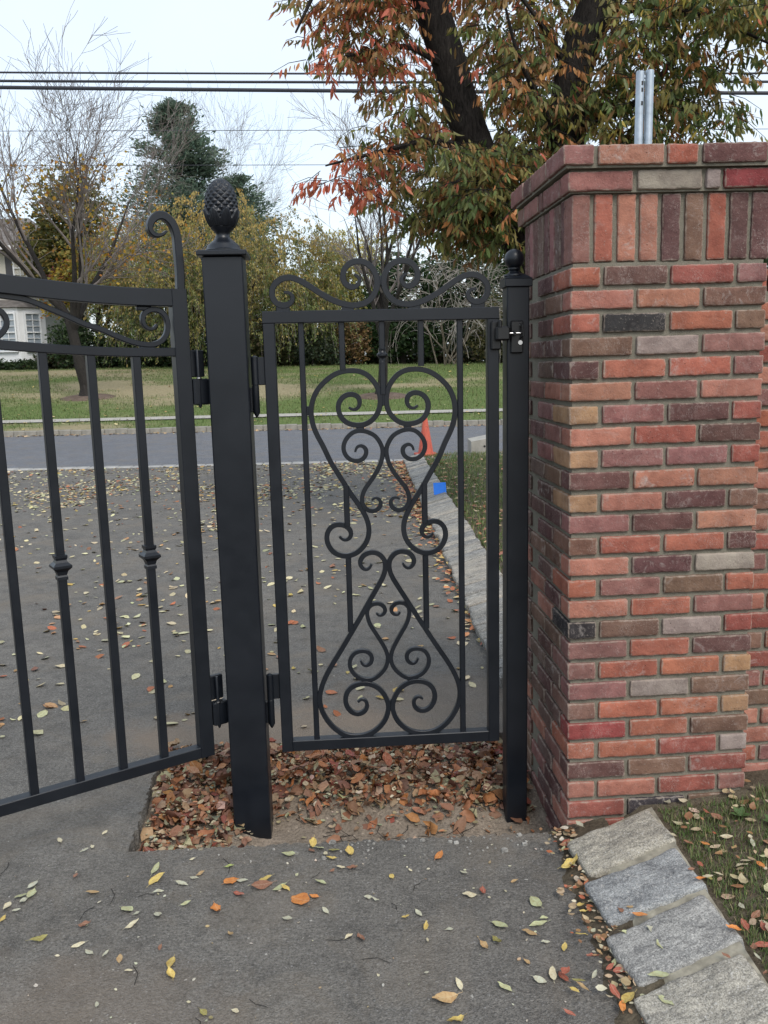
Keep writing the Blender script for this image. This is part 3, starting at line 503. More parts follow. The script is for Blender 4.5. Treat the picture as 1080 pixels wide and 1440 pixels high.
# ------------------------------------------------------------------ stone kerb along the driveway (rounded granite blocks on mortar)
def stone_mesh(name, sx, sy, sz, seed, nn=(10, 7, 5), rr=0.02, amp=0.006, lumpy=1.0, rag=0.0):
    r = random.Random(seed); off = Vector((r.random() * 50, r.random() * 50, r.random() * 50))
    def axis(h, n): return [-h, -h + rr * 0.35, -h + rr] + [(-h + rr) + (2 * h - 2 * rr) * i / (n - 3) for i in range(1, n - 3)] + [h - rr, h - rr * 0.35, h]
    ax = [axis(sx / 2, nn[0]), axis(sy / 2, nn[1]), axis(sz / 2, nn[2])]
    idx = {}; V = []; F = []
    def vid(i, j, k):
        key = (i, j, k)
        if key not in idx:
            p = Vector((ax[0][i], ax[1][j], ax[2][k])); h = Vector((sx / 2 - rr, sy / 2 - rr, sz / 2 - rr))
            q = Vector([max(-a, min(a, b)) for a, b in zip(h, p)]); d = p - q
            if d.length > 1e-9:
                d = d.normalized(); lump = mnoise.noise(p * (1.2 / max(sx, sy)) * 3 + off)
                fine = mnoise.noise(p * (14 / max(sx, sy)) + off)
                p = q + d * (rr + amp * lump * lumpy + amp * 0.55 * fine + amp * rag * mnoise.noise(p * (34 / max(sx, sy)) + off))
            idx[key] = len(V); V.append(tuple(p))
        return idx[key]
    n = [len(a) - 1 for a in ax]
    for i in range(n[0]):
        for j in range(n[1]):
            F.append((vid(i, j, 0), vid(i, j + 1, 0), vid(i + 1, j + 1, 0), vid(i + 1, j, 0))); F.append((vid(i, j, n[2]), vid(i + 1, j, n[2]), vid(i + 1, j + 1, n[2]), vid(i, j + 1, n[2])))
    for i in range(n[0]):
        for k in range(n[2]):
            F.append((vid(i, 0, k), vid(i + 1, 0, k), vid(i + 1, 0, k + 1), vid(i, 0, k + 1))); F.append((vid(i, n[1], k), vid(i, n[1], k + 1), vid(i + 1, n[1], k + 1), vid(i + 1, n[1], k)))
    for j in range(n[1]):
        for k in range(n[2]):
            F.append((vid(0, j, k), vid(0, j, k + 1), vid(0, j + 1, k + 1), vid(0, j + 1, k))); F.append((vid(n[0], j, k), vid(n[0], j + 1, k), vid(n[0], j + 1, k + 1), vid(n[0], j, k + 1)))
    return mesh_np(name, V, F, None, None, True)

TILT = math.atan2(0.085, 0.27)
kerb = thing('stone_kerb', 'sloped granite block kerb bordering the asphalt in front of the brick pillar', 'kerb', (0.60, 1.2, 0))
near = [(2.405, 0.180, (0.31, 0.285, 0.235)), (2.180, 0.185, (0.235, 0.245, 0.255)), (1.955, 0.185, (0.265, 0.262, 0.255)), (1.725, 0.195, (0.31, 0.288, 0.245)), (1.49, 0.185, (0.22, 0.225, 0.225)), (1.26, 0.19, (0.26, 0.25, 0.23)), (1.03, 0.18, (0.24, 0.24, 0.24))]
for i, (y, ln, c) in enumerate(near):
    me = stone_mesh('kerb_block_near', 0.290, ln, 0.16, 40 + i, (24, 16, 8), 0.0125, 0.0060, 1.0, 0.35); me.materials.append(M['stone'])
    obj('kerb_stone', me, kerb, (kx(y) + 0.135 - 0.60, y - 1.2, 0.005), (0, -TILT, R(9 + rnd.uniform(-2.5, 2.5))), c)
g = MB()
Vm = []; 
for j, y in enumerate(np.arange(0.9, 2.50, 0.03)):
    for i, t in enumerate(np.linspace(0, 1, 7)):
        x = 0.022 + 0.245 * t; yy = y + 0.045 * t
        Vm.append((kx(y) + x * math.cos(TILT) - 0.60, yy - 1.2, 0.073 + (x - 0.135) * math.sin(TILT) + 0.004 * nz3(x * 30, y * 30) - (0.05 if i == 0 else 0)))
ny = len(np.arange(0.9, 2.50, 0.03))
Fm = [(j * 7 + i, j * 7 + i + 1, j * 7 + 7 + i + 1, j * 7 + 7 + i) for j in range(ny - 1) for i in range(6)]
obj('mortar_bed', mesh_np('mortar_bed', Vm, np.array(Fm), M['kerb_mortar'], None, True), kerb)

kerb2 = thing('stone_kerb', 'long pale stone kerb running from behind the gate to the road', 'kerb', (0.55, 3.4, 0))
fm = []
for s in range(6):
    me = stone_mesh('kerb_block_far', 0.30, 0.112, 0.17, 70 + s, (8, 6, 5), 0.014, 0.006); me.materials.append(M['stone']); fm.append(me)
y = 3.42; i = 0
while y < 13.5:
    c = rnd.choice([(0.29, 0.265, 0.23), (0.23, 0.22, 0.205), (0.33, 0.295, 0.25), (0.19, 0.185, 0.18), (0.26, 0.245, 0.22)])
    k = rnd.uniform(0.85, 1.1) * (0.82 if y < 5 else 1.0)
    wi = 0.30 * (1 + 0.10 * smooth(11.5, 13.5, y))
    obj('kerb_stone', fm[i % 6], kerb2, (kx(y) + 0.140 - 0.55 + rnd.uniform(-.012, .012), y - 3.4, 0.012 + rnd.uniform(-.008, .008)), (0, -TILT * 0.8, R(5 + rnd.uniform(-3, 3))), tuple(v * k for v in c))
    y += 0.120 + rnd.uniform(0, .004); i += 1
obj('mortar_bed', MB().box((0, 0, 0), (0.24, 10.2, 0.10), math.atan(0.0215), 0.004).mesh('mortar_bed_far', M['mortar']), kerb2, (kx(8.5) + 0.15 - 0.55, 5.1, 0.018), (0, -TILT * 0.8, 0))

# ------------------------------------------------------------------ brick pillar
BL, BD, BH = 0.193, 0.0915, 0.0577
TRIM = 0.0035                                # tumbled bricks are a little smaller than their slot
PX, PY, PYAW, LEAN = 0.5756, 2.581, 0.0649, -0.0074
ZR1 = 1.801
def brick_mesh(name, seed, sx=BL, sy=BD, sz=BH, nn=(19, 9, 7)):
    me = stone_mesh(name, sx - TRIM * .6, sy - TRIM * .4, sz - TRIM, seed, nn, 0.0058, 0.0036, 0.35, 0.45)
    me.materials.append(M['brick']); return me
BM = [brick_mesh('brick', 100 + i) for i in range(12)]
BQ = [brick_mesh('brick_quarter', 130 + i, 0.045, BD, BH, (7, 7, 6)) for i in range(2)]
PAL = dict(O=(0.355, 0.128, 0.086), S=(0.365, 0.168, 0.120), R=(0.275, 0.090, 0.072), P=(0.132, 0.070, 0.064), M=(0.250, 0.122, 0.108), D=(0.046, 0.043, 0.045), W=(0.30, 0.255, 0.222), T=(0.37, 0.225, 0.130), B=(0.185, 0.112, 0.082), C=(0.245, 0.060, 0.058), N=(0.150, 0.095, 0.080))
def bcol(c, k=1.0):
    b = PAL[c]; v = rnd.uniform(0.90, 1.10) * k; return tuple(min(1, x * v * rnd.uniform(0.95, 1.05)) for x in b)
pillar = thing('brick_pillar', 'square red brick pillar with corbelled brick cap and upright soldier course', 'pillar', (PX, PY, 0), rot=(0, 0, PYAW))
pillar.rotation_euler = (0, LEAN, PYAW)
core = MB(); W = 0.5995
core.box((W / 2, W / 2, 0.79), (W - 0.022, W - 0.022, 2.04)); core.box((W / 2, W / 2, 1.9075), (W - 0.032, W - 0.032, 0.195))
core.box((W / 2, W / 2, 2.0375), (W + 0.000, W + 0.000, 0.065)); core.box((W / 2, W / 2, 2.0995), (W + 0.040, W + 0.040, 0.059))
obj('mortar_core', core.mesh('mortar_core', M['mortar']), pillar)
def place_brick(parent, x, y, z, rot, code, mesh=None, k=1.0):
    me = mesh or rnd.choice(BM); flip = rnd.choice((0, 1))
    e = [rot[0] + (math.pi if flip else 0), rot[1], rot[2]]
    j = lambda a: rnd.uniform(-a, a)
    return obj('brick', me, parent, (x + j(.0012), y + j(.0012), z + j(.0012)), (e[0] + j(.006), e[1] + j(.006), e[2] + j(.006)), bcol(code, k))
FRONT = ['OPRM', 'SSB', 'ODOB', 'BWM', 'POOM', 'SMS', 'TMPR', 'SRP', 'TMMR', 'PSS', 'TSPB', 'MPS', 'BOOP', 'SPW', 'OMBO', 'SOM', 'DBWR', 'MOP', 'MOOT', 'MWB', 'BOOT', 'COB', 'OORW', 'PBR', 'SSRM', 'RDB', 'SRBM', 'RRB', 'MRBM']
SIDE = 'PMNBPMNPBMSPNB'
H2 = math.pi / 2
for i, codes in enumerate(FRONT):
    z = ZR1 - BH / 2 - i * 0.0677
    if i % 2 == 0:
        cs = [(0.0457, 1, 0), (0.1981, 0, 1), (0.4013, 0, 2), (0.5538, 1, 3)]
        ls = [(0.3013, 0), (0.5030, 1)]
    else:
        cs = [(0.0965, 0, 0), (0.2997, 0, 1), (0.5030, 0, 2)]
        ls = [(0.1981, 0), (0.4013, 0), (0.5538, 1)]
    for x, head, q in cs:
        if head: place_brick(pillar, x, BL / 2, z, (0, 0, H2), codes[q])
        else: place_brick(pillar, x, BD / 2, z, (0, 0, 0), codes[q])
    for y, head in ls:
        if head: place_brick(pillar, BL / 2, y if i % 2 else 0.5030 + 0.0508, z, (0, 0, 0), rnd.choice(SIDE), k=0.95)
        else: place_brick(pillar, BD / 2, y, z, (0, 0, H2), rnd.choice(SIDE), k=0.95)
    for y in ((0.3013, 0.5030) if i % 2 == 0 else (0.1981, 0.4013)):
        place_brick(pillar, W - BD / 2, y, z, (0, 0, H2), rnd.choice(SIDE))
for i, c in enumerate('MOSSPBOPP'):                                  # soldier course, front
    place_brick(pillar, 0.0355 + i * 0.0677 - 0.002, BD / 2 + 0.006, 1.811 + BL / 2, (0, H2, 0), c)
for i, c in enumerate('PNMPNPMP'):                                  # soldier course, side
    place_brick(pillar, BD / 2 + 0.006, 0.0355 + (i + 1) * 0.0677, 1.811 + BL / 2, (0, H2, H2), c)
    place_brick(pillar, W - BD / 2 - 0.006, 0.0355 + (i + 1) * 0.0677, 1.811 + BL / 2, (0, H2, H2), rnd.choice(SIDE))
def cap_course(z, o, front, side):
    x = -o
    for c, l in front:
        if l > 0.1: place_brick(pillar, x + l / 2, -o + BD / 2, z, (0, 0, 0), c)
        elif l > 0.06: place_brick(pillar, x + l / 2, -o + BL / 2, z, (0, 0, H2), c)
        else: place_brick(pillar, x + l / 2, -o + BD / 2, z, (0, 0, 0), c, BQ[0])
        x += l + 0.0102
    y = -o + (BL if front[0][1] < 0.1 else BD) + 0.0102
    for c, l in side:
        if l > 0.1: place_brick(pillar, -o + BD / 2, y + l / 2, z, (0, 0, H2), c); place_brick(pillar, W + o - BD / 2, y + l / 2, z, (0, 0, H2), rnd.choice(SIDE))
        elif l > 0.06: place_brick(pillar, -o + BL / 2, y + l / 2, z, (0, 0, 0), c)
        else: place_brick(pillar, -o + BD / 2, y + l / 2, z, (0, 0, H2), c, BQ[1])
        y += l + 0.0102
cap_course(2.0375, 0.011, [('M', BL), ('W', BL), ('W', 0.045), ('C', BL)], [('M', BL), ('P', 0.045), ('M', BL), ('B', BD)])
cap_course(2.1045, 0.031, [('M', BD), ('S', BL), ('O', BD), ('P', BL), ('M', 0.045)], [('M', BL), ('P', BD), ('M', BL)])
# two galvanised posts standing up out of the pillar top
for i, (dx, lab, h) in enumerate(((0.0, 'left of the two galvanised steel pipes above the brick pillar', 2.427), (0.031, 'right of the two galvanised steel pipes above the brick pillar', 2.431))):
    p = thing('steel_pipe', lab, 'pipe', (0.846 + dx, 2.90 + 0.004 * i, 2.08), group='galvanised pipes rising from the pillar')
    L = h - 2.08
    b = MB().lathe([(0.0133, 0), (0.0133, L), (0.0115, L), (0.0115, L - 0.02)], 20)
    obj('tube', smooth_by_angle(b.mesh('pipe_tube', M['galv'])), p)
    sl = None
    for zz in ((0.25, 0.29, 0.31) if i == 0 else ()):
        obj('slot', MB().box((0.004, -0.0129, zz), (0.006, 0.002, 0.012)).mesh('slot', M['plastic']), p)

# ------------------------------------------------------------------ brick wall running right from the pillar
wall = thing('brick_wall', 'low red brick wall set back beside the right of the brick pillar', 'wall', (PX, PY, 0), PYAW)
WX0, WX1, WY = 0.606, 1.52, 0.125
obj('mortar_core', MB().box(((WX0 + WX1) / 2, WY + 0.125, 0.80), (WX1 - WX0, 0.230, 1.86)).mesh('wall_core', M['mortar']), wall)
for i in range(26):
    z = 1.700 - BH / 2 - i * 0.0677
    x = WX0 + (BL / 2 if i % 2 else BD / 2)
    if i % 2 == 0: place_brick(wall, x, WY + BL / 2, z, (0, 0, H2), rnd.choice('OSRPMBOS')); x += BD / 2 + 0.0102 + BL / 2
    while x + BL / 2 < WX1 + 0.05:
        place_brick(wall, x, WY + BD / 2, z, (0, 0, 0), rnd.choice('OSRPMBOSROS')); x += 0.2032
for i in range(13):
    place_brick(wall, WX0 + 0.03 + i * 0.0677, WY + BL / 2 + 0.02, 1.700 + 0.012 + BD / 2, (H2, 0, H2), rnd.choice('OSRPMBOS'))

cm = [stone_mesh('asphalt_crumb', .016, .013, .010, 300 + i, (5, 5, 5), .003, .003) for i in range(3)]
cbm = MB()
for k in range(120):
    t = rnd.random() ** .45; x = -.85 + 1.42 * t; dark = rnd.random() < .4; x += rnd.gauss(0, .01)
    y = 2.534 + .058 * (x + .853) / 1.43 + (rnd.uniform(.0, .03) if rnd.random() < .35 else -abs(rnd.gauss(0, .06)))
    sc = rnd.uniform(.2, .55) if rnd.random() < .85 else rnd.uniform(.7, 1.3); src = rnd.choice(cm); a = rnd.uniform(0, 6.28); z = .002 if y < 2.53 + .058 * (x + .853) / 1.43 else -.085
    cbm.add([(x + sc * (v.co.x * math.cos(a) - v.co.y * math.sin(a)), y + sc * (v.co.x * math.sin(a) + v.co.y * math.cos(a)), z + sc * v.co.z) for v in src.vertices], [tuple(p.vertices) for p in src.polygons])
obj('stone_crumbs', cbm.mesh('stone_crumbs', M['crumb']), label='pale crumbs of stone along the broken asphalt edge of the pit', category='crumbs', kind='stuff')
# ------------------------------------------------------------------ pedestrian gate
GY = 0.065
gdir = Vector((math.cos(GY), math.sin(GY), 0)); G0 = Vector((0.45, 2.88, 0))
gate = thing('pedestrian_gate', 'narrow black wrought iron gate with heart scrolls between two posts', 'gate', tuple(G0 - gdir * 0.4445), GY)
FR = 0.0385; hw = 0.385; zb, zt = 0.201, 1.709
def bar(name, p0, p1, wdt, dep, parent, y=0.0, mat='black', ch=0.0022):
    me = MB().flatbar([p0, p1], wdt, dep, ch).mesh(name, M[mat]); o = obj(name, me, parent); o.location.y = y; return o
bar('stile', (-hw + FR / 2, zb), (-hw + FR / 2, zt - FR - 0.0005), FR, FR, gate); bar('stile', (hw - FR / 2, zb), (hw - FR / 2, zt - FR - 0.0005), FR, FR, gate)
bar('rail', (-hw, zt - FR / 2), (hw, zt - FR / 2), FR, FR, gate); bar('rail', (-hw + FR + 0.0005, zb + FR / 2), (hw - FR - 0.0005, zb + FR / 2), FR, FR, gate)
PW = 0.019
def picket(x, z0, z1, par=gate): return bar('picket', (x, z0), (x, z1), PW, PW, par)
picket(-0.2625, zb + FR, zt - FR); picket(0.2570, zb + FR, zt - FR)
picket(-0.131, 1.518, zt - FR); picket(0.128, 1.524, zt - FR)
picket(0.0, 1.435, zt - FR)
for sx in (-1, 1):
    picket(sx * 0.132, 0.997, 1.135); picket(sx * 0.132, 0.625, 0.885)
collar_prof = [(0.0105, -0.034), (0.0125, -0.034), (0.0125, -0.026), (0.0105, -0.022), (0.0135, -0.012), (0.022, -0.003), (0.022, 0.003), (0.0145, 0.010), (0.0120, 0.016), (0.0145, 0.022), (0.0145, 0.028), (0.0105, 0.028)]
def sq_collar(name, parent, loc, s=1.0, n=4, rz=math.pi / 4):
    b = MB(); V = []
    for r, z in collar_prof:
        for k in range(n):
            a = 2 * math.pi * k / n + math.pi / n; V.append((r * s * math.cos(a) * (1.414 if n == 4 else 1), r * s * math.sin(a) * (1.414 if n == 4 else 1), z * s))
    K = len(collar_prof)
    F = [(i * n + j, i * n + (j + 1) % n, i * n + n + (j + 1) % n, i * n + n + j) for i in range(K - 1) for j in range(n)] + [tuple(range(n - 1, -1, -1)), tuple(range((K - 1) * n, K * n))]
    return obj(name, b.add(V, F).mesh(name, M['black']), parent, loc)
sq_collar('collar', gate, (0.0, 0, 1.563), 0.82, 16)
TR = {'TOP': (140, 0.0190, 'scroll'), 'BIG': (260, 0.0168, 'scroll'), 'HEART': (160, 0.0145, 'scroll'), 'LOW': (220, 0.0165, 'scroll'), 'INNER': (170, 0.0138, 'scroll')}
for k, (n, wd, nm) in TR.items():
    P = bake_path(TRACE[k], n, 5)
    for sx in (-1, 1):
        Q = P.copy(); Q[:, 0] *= -sx
        if sx == 1: pass
        me = smooth_by_angle(MB().flatbar(Q, taper(n, wd, 0.45, 0.45, 12), 0.0150, 0.0013).mesh('scroll', M['black']), 32)
        o = obj('scroll', me, gate); o.location.y = {'TOP': 0, 'BIG': 0.0006, 'HEART': -0.0006, 'LOW': -0.0010, 'INNER': 0.0010}[k]
def pad(x, z, a, h, d=0.011): obj('weld_pad', MB().box((0, 0, 0), (a, d, h), 0, 0.002).mesh('weld_pad', M['black']), gate, (x, 0, z))
for (x, z, a, h) in ((-0.2515, 1.387, 0.014, 0.030), (0.2475, 1.380, 0.014, 0.030), (-0.2565, 0.388, 0.010, 0.05), (0.2505, 0.392, 0.012, 0.05), (0, 1.4175, 0.016, 0.040), (-.001, 1.243, 0.012, 0.030), (-.002, 0.520, 0.012, 0.03), (-.002, 0.355, 0.012, 0.03), (-.002, 0.855, 0.012, 0.04), (0, 1.800, 0.012, 0.03)): pad(x, z, a, h)
for (x, z, a, h) in ((0.318, 1.716, 0.045, 0.018), (0.108, 1.717, 0.040, 0.020), (0.130, 0.240, 0.040, 0.010), (0.079, 1.326, 0.026, 0.012), (0.075, 0.4405, 0.026, 0.010)):
    for sx in (-1, 1): pad(sx * x, z, a, h, 0.012)

def gate_hinge(z, name='hinge'):
    x0 = -hw
    h = obj(name, MB().box((x0 - 0.012, -0.004, z + 0.045), (0.026, 0.012, 0.090), 0, 0.002).mesh('hinge_leaf', M['black']), gate)
    b = MB().lathe([(0.004, 0.095), (0.0115, 0.090), (0.0115, 0.0015), (0.010, 0.0)], 16, (x0 - 0.032, -0.012, z))
    obj('upper_barrel', smooth_by_angle(b.mesh('barrel', M['black'])), h)
    b = MB().lathe([(0.003, -0.104), (0.0115, -0.088), (0.0115, -0.0015), (0.010, 0.0)], 16, (x0 - 0.032, -0.012, z))
    obj('lower_barrel', smooth_by_angle(b.mesh('barrel', M['black'])), h)
    obj('post_leaf', MB().box((x0 - 0.047, -0.006, z - 0.047), (0.022, 0.012, 0.080), 0, 0.002).mesh('post_leaf', M['black']), h)
gate_hinge(1.475); gate_hinge(0.395)

# latch on the gate's right stile
lt = obj('latch', MB().box((hw - 0.012, -0.026, 1.617), (0.034, 0.014, 0.092), 0, 0.004).mesh('latch_plate', M['plastic']), gate)
obj('latch_body', MB().box((hw + 0.006, -0.046, 1.622), (0.046, 0.030, 0.046), 0, 0.006).mesh('latch_body', M['plastic']), lt)
obj('thumb_piece', MB().box((hw - 0.004, -0.050, 1.652), (0.012, 0.020, 0.026), 0, 0.004).mesh('thumb_piece', M['plastic']), lt)
obj('bolt', smooth_by_angle(MB().tube([(hw + 0.028, -0.052, 1.622), (hw + 0.068, -0.052, 1.622)], 0.0035, 10).mesh('latch_bolt', M['steel'])), lt)

# ------------------------------------------------------------------ gate posts
def post(name, label, u, wid, z0, z1, capw, caph):
    p = thing(name, label, 'gate post', tuple(G0 + gdir * u), GY)
    obj('shaft', MB().box((0, 0, (z0 + z1) / 2), (wid, wid, z1 - z0), 0, 0.004).mesh('shaft', M['black']), p)
    return p
lp = post('gate_post', 'thick black square gate post topped with a pinecone finial', -0.942, 0.127, -0.2, 1.877, 0, 0)
obj('cap_plate', MB().box((0, 0, 1.886), (0.156, 0.156, 0.016), 0, 0.003).mesh('cap_plate', M['black']), lp)
fin = obj('finial_base', smooth_by_angle(MB().lathe([(0.062, 1.894), (0.062, 1.900), (0.054, 1.906), (0.050, 1.916), (0.038, 1.926), (0.026, 1.936), (0.0215, 1.946), (0.024, 1.956), (0.036, 1.966), (0.038, 1.971), (0.035, 1.976), (0.020, 1.978)], 32).mesh('finial_base', M['black'])), lp)
def pinecone(z0, z1, rm):
    nu, nv = 192, 140; V = []; F = []
    for j in range(nv + 1):
        t = j / nv
        r = rm * (math.sqrt(max(0, 1 - ((0.42 - t) / 0.56) ** 2)) if t < 0.42 else math.sqrt(max(0, 1 - ((t - 0.42) / 0.58) ** 2.25)))
        for i in range(nu):
            a = i / nu; k = 13
            u1 = a * k + t * 7.0; u2_ = a * k - t * 7.0
            tri = lambda q: 1 - abs(2 * (q - math.floor(q)) - 1)
            h = min(tri(u1), tri(u2_)) * 0.0066 * (1 - 0.40 * t)
            if t < 0.40:                                            # ring of pointed leaves round the foot of the cone
                b = abs((a * 8) % 1 - 0.5) * 2; top = 0.37 - 0.24 * b * b
                g = smooth(top + 0.02, top - 0.03, t)
                vein = 0.002 * max(0, 1 - abs(b) * 6) + 0.0015 * abs(math.sin(b * 9))
                h = h * (1 - g) + g * (0.0085 - 0.004 * b + vein)
            rr = r + (h - 0.0035) * min(1, r / (0.55 * rm)) ** 2
            rr = max(rr, 0.0005)
            V.append((rr * math.cos(2 * math.pi * a), rr * math.sin(2 * math.pi * a), z0 + (z1 - z0) * t))
    for j in range(nv):
        for i in range(nu): F.append((j * nu + i, j * nu + (i + 1) % nu, j * nu + nu + (i + 1) % nu, j * nu + nu + i))
    return mesh_np('pinecone', V, np.array(F), M['black'], None, True)
obj('pinecone', pinecone(1.972, 2.119, 0.0528), lp)
rp = post('gate_post', 'slim black square latch post topped with a round ball finial', 0.0, 0.0745, -0.2, 1.772, 0, 0)
cb = MB().box((0, 0, 1.783), (0.090, 0.090, 0.026), 0, 0.002)
cb.add([(-.045, -.045, 1.796), (.045, -.045, 1.796), (.045, .045, 1.796), (-.045, .045, 1.796), (-.022, -.022, 1.812), (.022, -.022, 1.812), (.022, .022, 1.812), (-.022, .022, 1.812)], [(0, 1, 5, 4), (1, 2, 6, 5), (2, 3, 7, 6), (3, 0, 4, 7), (4, 5, 6, 7)])
obj('post_cap', cb.mesh('post_cap', M['black']), rp)
prof = [(0.034, 1.806), (0.033, 1.811), (0.020, 1.816), (0.016, 1.822), (0.021, 1.827), (0.021, 1.832), (0.014, 1.834)]
prof += [(0.0325 * math.cos(a), 1.860 + 0.0325 * math.sin(a)) for a in np.linspace(-1.1, 1.55, 22)]
obj('ball_finial', smooth_by_angle(MB().lathe(prof, 36, (-0.006, 0, 0)).mesh('ball_finial', M['black'])), rp)
kp = obj('latch_keeper', MB().box((-0.006, -0.042, 1.610), (0.042, 0.010, 0.104), 0, 0.004).mesh('keeper_plate', M['plastic']), rp)
obj('striker_bar', smooth_by_angle(MB().tube([(0.004, -0.046, 1.652), (0.008, -0.066, 1.645), (0.010, -0.066, 1.612), (0.004, -0.046, 1.604)], 0.0035, 8).mesh('striker_bar', M['plastic'])), kp)
obj('bolt_guide', MB().box((-0.016, -0.054, 1.622), (0.008, 0.020, 0.018), 0, 0.002).mesh('bolt_guide', M['plastic']), kp)
for zz, rr in ((1.592, 0.0072), (1.648, 0.003)):
    obj('screw', smooth_by_angle(MB().tube([(0.004, -0.046, zz), (0.004, -0.050, zz)], rr, 14).mesh('screw_head', M['steel'])), kp)

# ------------------------------------------------------------------ large driveway gate leaf, standing ajar
leaf = thing('driveway_gate', 'large black driveway gate leaf with plain bars standing ajar at left', 'gate', (-0.616, 2.79, 0), R(214.3))
LW = 2.25
def arch(u): return 0.115 * max(0.0, u - 0.14) ** 1.6
LZ = lambda u: 1.754 + arch(u)
LM = lambda u: 1.5865 + 0.9 * arch(u)
us = np.linspace(0.0, LW, 60)
bar('stile', (0.025, 0.214), (0.025, 1.7805), 0.050, 0.040, leaf); bar('stile', (LW - 0.025, 0.214), (LW - 0.025, LZ(LW) - 0.03), 0.050, 0.040, leaf)
obj('top_rail', MB().flatbar([(u, LZ(u)) for u in us if u >= 0.0505] if False else [(u, LZ(u)) for u in np.linspace(0.0505, LW, 60)], 0.053, 0.0395).mesh('top_rail', M['black']), leaf)
obj('middle_rail', MB().flatbar([(u, LM(u)) for u in np.linspace(0.0505, LW - 0.0505, 60)], 0.027, 0.032).mesh('middle_rail', M['black']), leaf)
bar('bottom_rail', (0.0505, 0.2335), (LW - 0.0505, 0.2335), 0.039, 0.0395, leaf)
spots = [0.173 + 0.1385 * i for i in range(15)]
for i, u in enumerate(spots):
    bar('picket', (u, 0.253), (u, LM(u) - 0.0125), 0.0250, 0.0250, leaf)
    if i % 2 == 0: sq_collar('collar', leaf, (u, 0, 0.942 + 0.5 * arch(u)), 1.24, 4)
P = bake_path(TRACE['LEAFS'], 200, 4)
o = obj('scroll', smooth_by_angle(MB().flatbar(P, taper(200, 0.0165, 0.5, 0.5, 12), 0.0165).mesh('leaf_scroll', M['black']), 32), leaf); o.location.y = 0.001
Q = P.copy(); Q[:, 0] = 2 * 1.06 - Q[:, 0]; Q[:, 1] += np.array([LZ(q) - LZ(2 * 1.06 - q) for q in Q[:, 0]]) * 0.8
o = obj('scroll', smooth_by_angle(MB().flatbar(Q, taper(200, 0.0165, 0.5, 0.5, 12), 0.0165).mesh('leaf_scroll', M['black']), 32), leaf); o.location.y = -0.001
for u, z in ((0.135, 1.7205), (0.135, 1.604)):
    obj('weld_pad', MB().box((u, 0, z), (0.05, 0.014, 0.014), 0, 0.003).mesh('weld_pad', M['black']), leaf)
Hk = bake_path([(0.0145, 1.781)] + [(x * 1.0 + 0.0055, z) for x, z in TRACE['HOOK']], 110, 4)
o = obj('hook_finial', smooth_by_angle(MB().flatbar(Hk, taper(110, 0.0255, 1.0, 0.30, 34), 0.0255, 0.003).mesh('hook_finial', M['black']), 32), leaf)
def leaf_hinge(z):
    h = obj('hinge', MB().box((-0.024, -0.004, z + 0.044), (0.052, 0.020, 0.086), 0, 0.003).mesh('leaf_hinge_plate', M['black']), leaf)
    obj('lower_plate', MB().box((-0.030, 0.010, z - 0.046), (0.056, 0.030, 0.084), 0, 0.004).mesh('lower_plate', M['black']), h)
    obj('barrel', smooth_by_angle(MB().lathe([(0.0025, -0.098), (0.006, -0.090), (0.006, 0.084), (0.004, 0.088)], 16, (-0.022, 0.020, z)).mesh('leaf_barrel', M['black'])), h)
    obj('washer', smooth_by_angle(MB().lathe([(0.0085, -0.004), (0.0085, 0.0)], 16, (-0.022, 0.022, z)).mesh('washer', M['steel'])), h)
leaf_hinge(1.505); leaf_hinge(0.405)

# ------------------------------------------------------------------ things along the kerb
cone = thing('traffic_cone', 'scuffed orange traffic cone standing at the driveway mouth by the road', 'traffic cone', (0.742, 14.62, -0.012))
obj('base', MB().box((0, 0, 0.016), (0.37, 0.37, 0.032), 0.1, 0.03).mesh('cone_base', M['orange']), cone)
obj('body', smooth_by_angle(MB().lathe([(0.135, 0.032), (0.130, 0.05), (0.030, 0.66), (0.026, 0.68), (0.018, 0.68), (0.018, 0.66)], 28).mesh('cone_body', M['orange'])), cone)
Yt = 9.30
obj('blue_marker', MB().box((0, 0, 0.068), (0.138, 0.004, 0.136), 0, 0.0).mesh('blue_marker', M['blue']), None, (kx(Yt) + 0.19, Yt, 0.108), (R(-24), R(-2), 0.0), label='bright blue square marker propped on the pale stone kerb', category='marker')
cbk = MB(); x0, x1, y0, y1, z0, z1, z2 = -0.18, 0.22, -0.3, 0.3, -0.1, 0.20, 0.27
cbk.add([(x0, y0, z0), (x1, y0, z0), (x1, y1, z0), (x0, y1, z0), (x0, y0, z1), (x1, y0, z2), (x1, y1, z2), (x0, y1, z1)], [(3, 2, 1, 0), (4, 5, 6, 7), (0, 1, 5, 4), (1, 2, 6, 5), (2, 3, 7, 6), (3, 0, 4, 7)])
cbt = thing('concrete_block', 'pale concrete block with one small hole at the grass edge by the road', 'block', (1.60, 13.9, 0.09))
obj('body', cbk.mesh('block_body', M['concrete']), cbt)
obj('hole', MB().tube([(0.03, -0.302, 0.12), (0.03, -0.29, 0.12)], 0.018, 12).mesh('block_hole', M['plastic']), cbt)
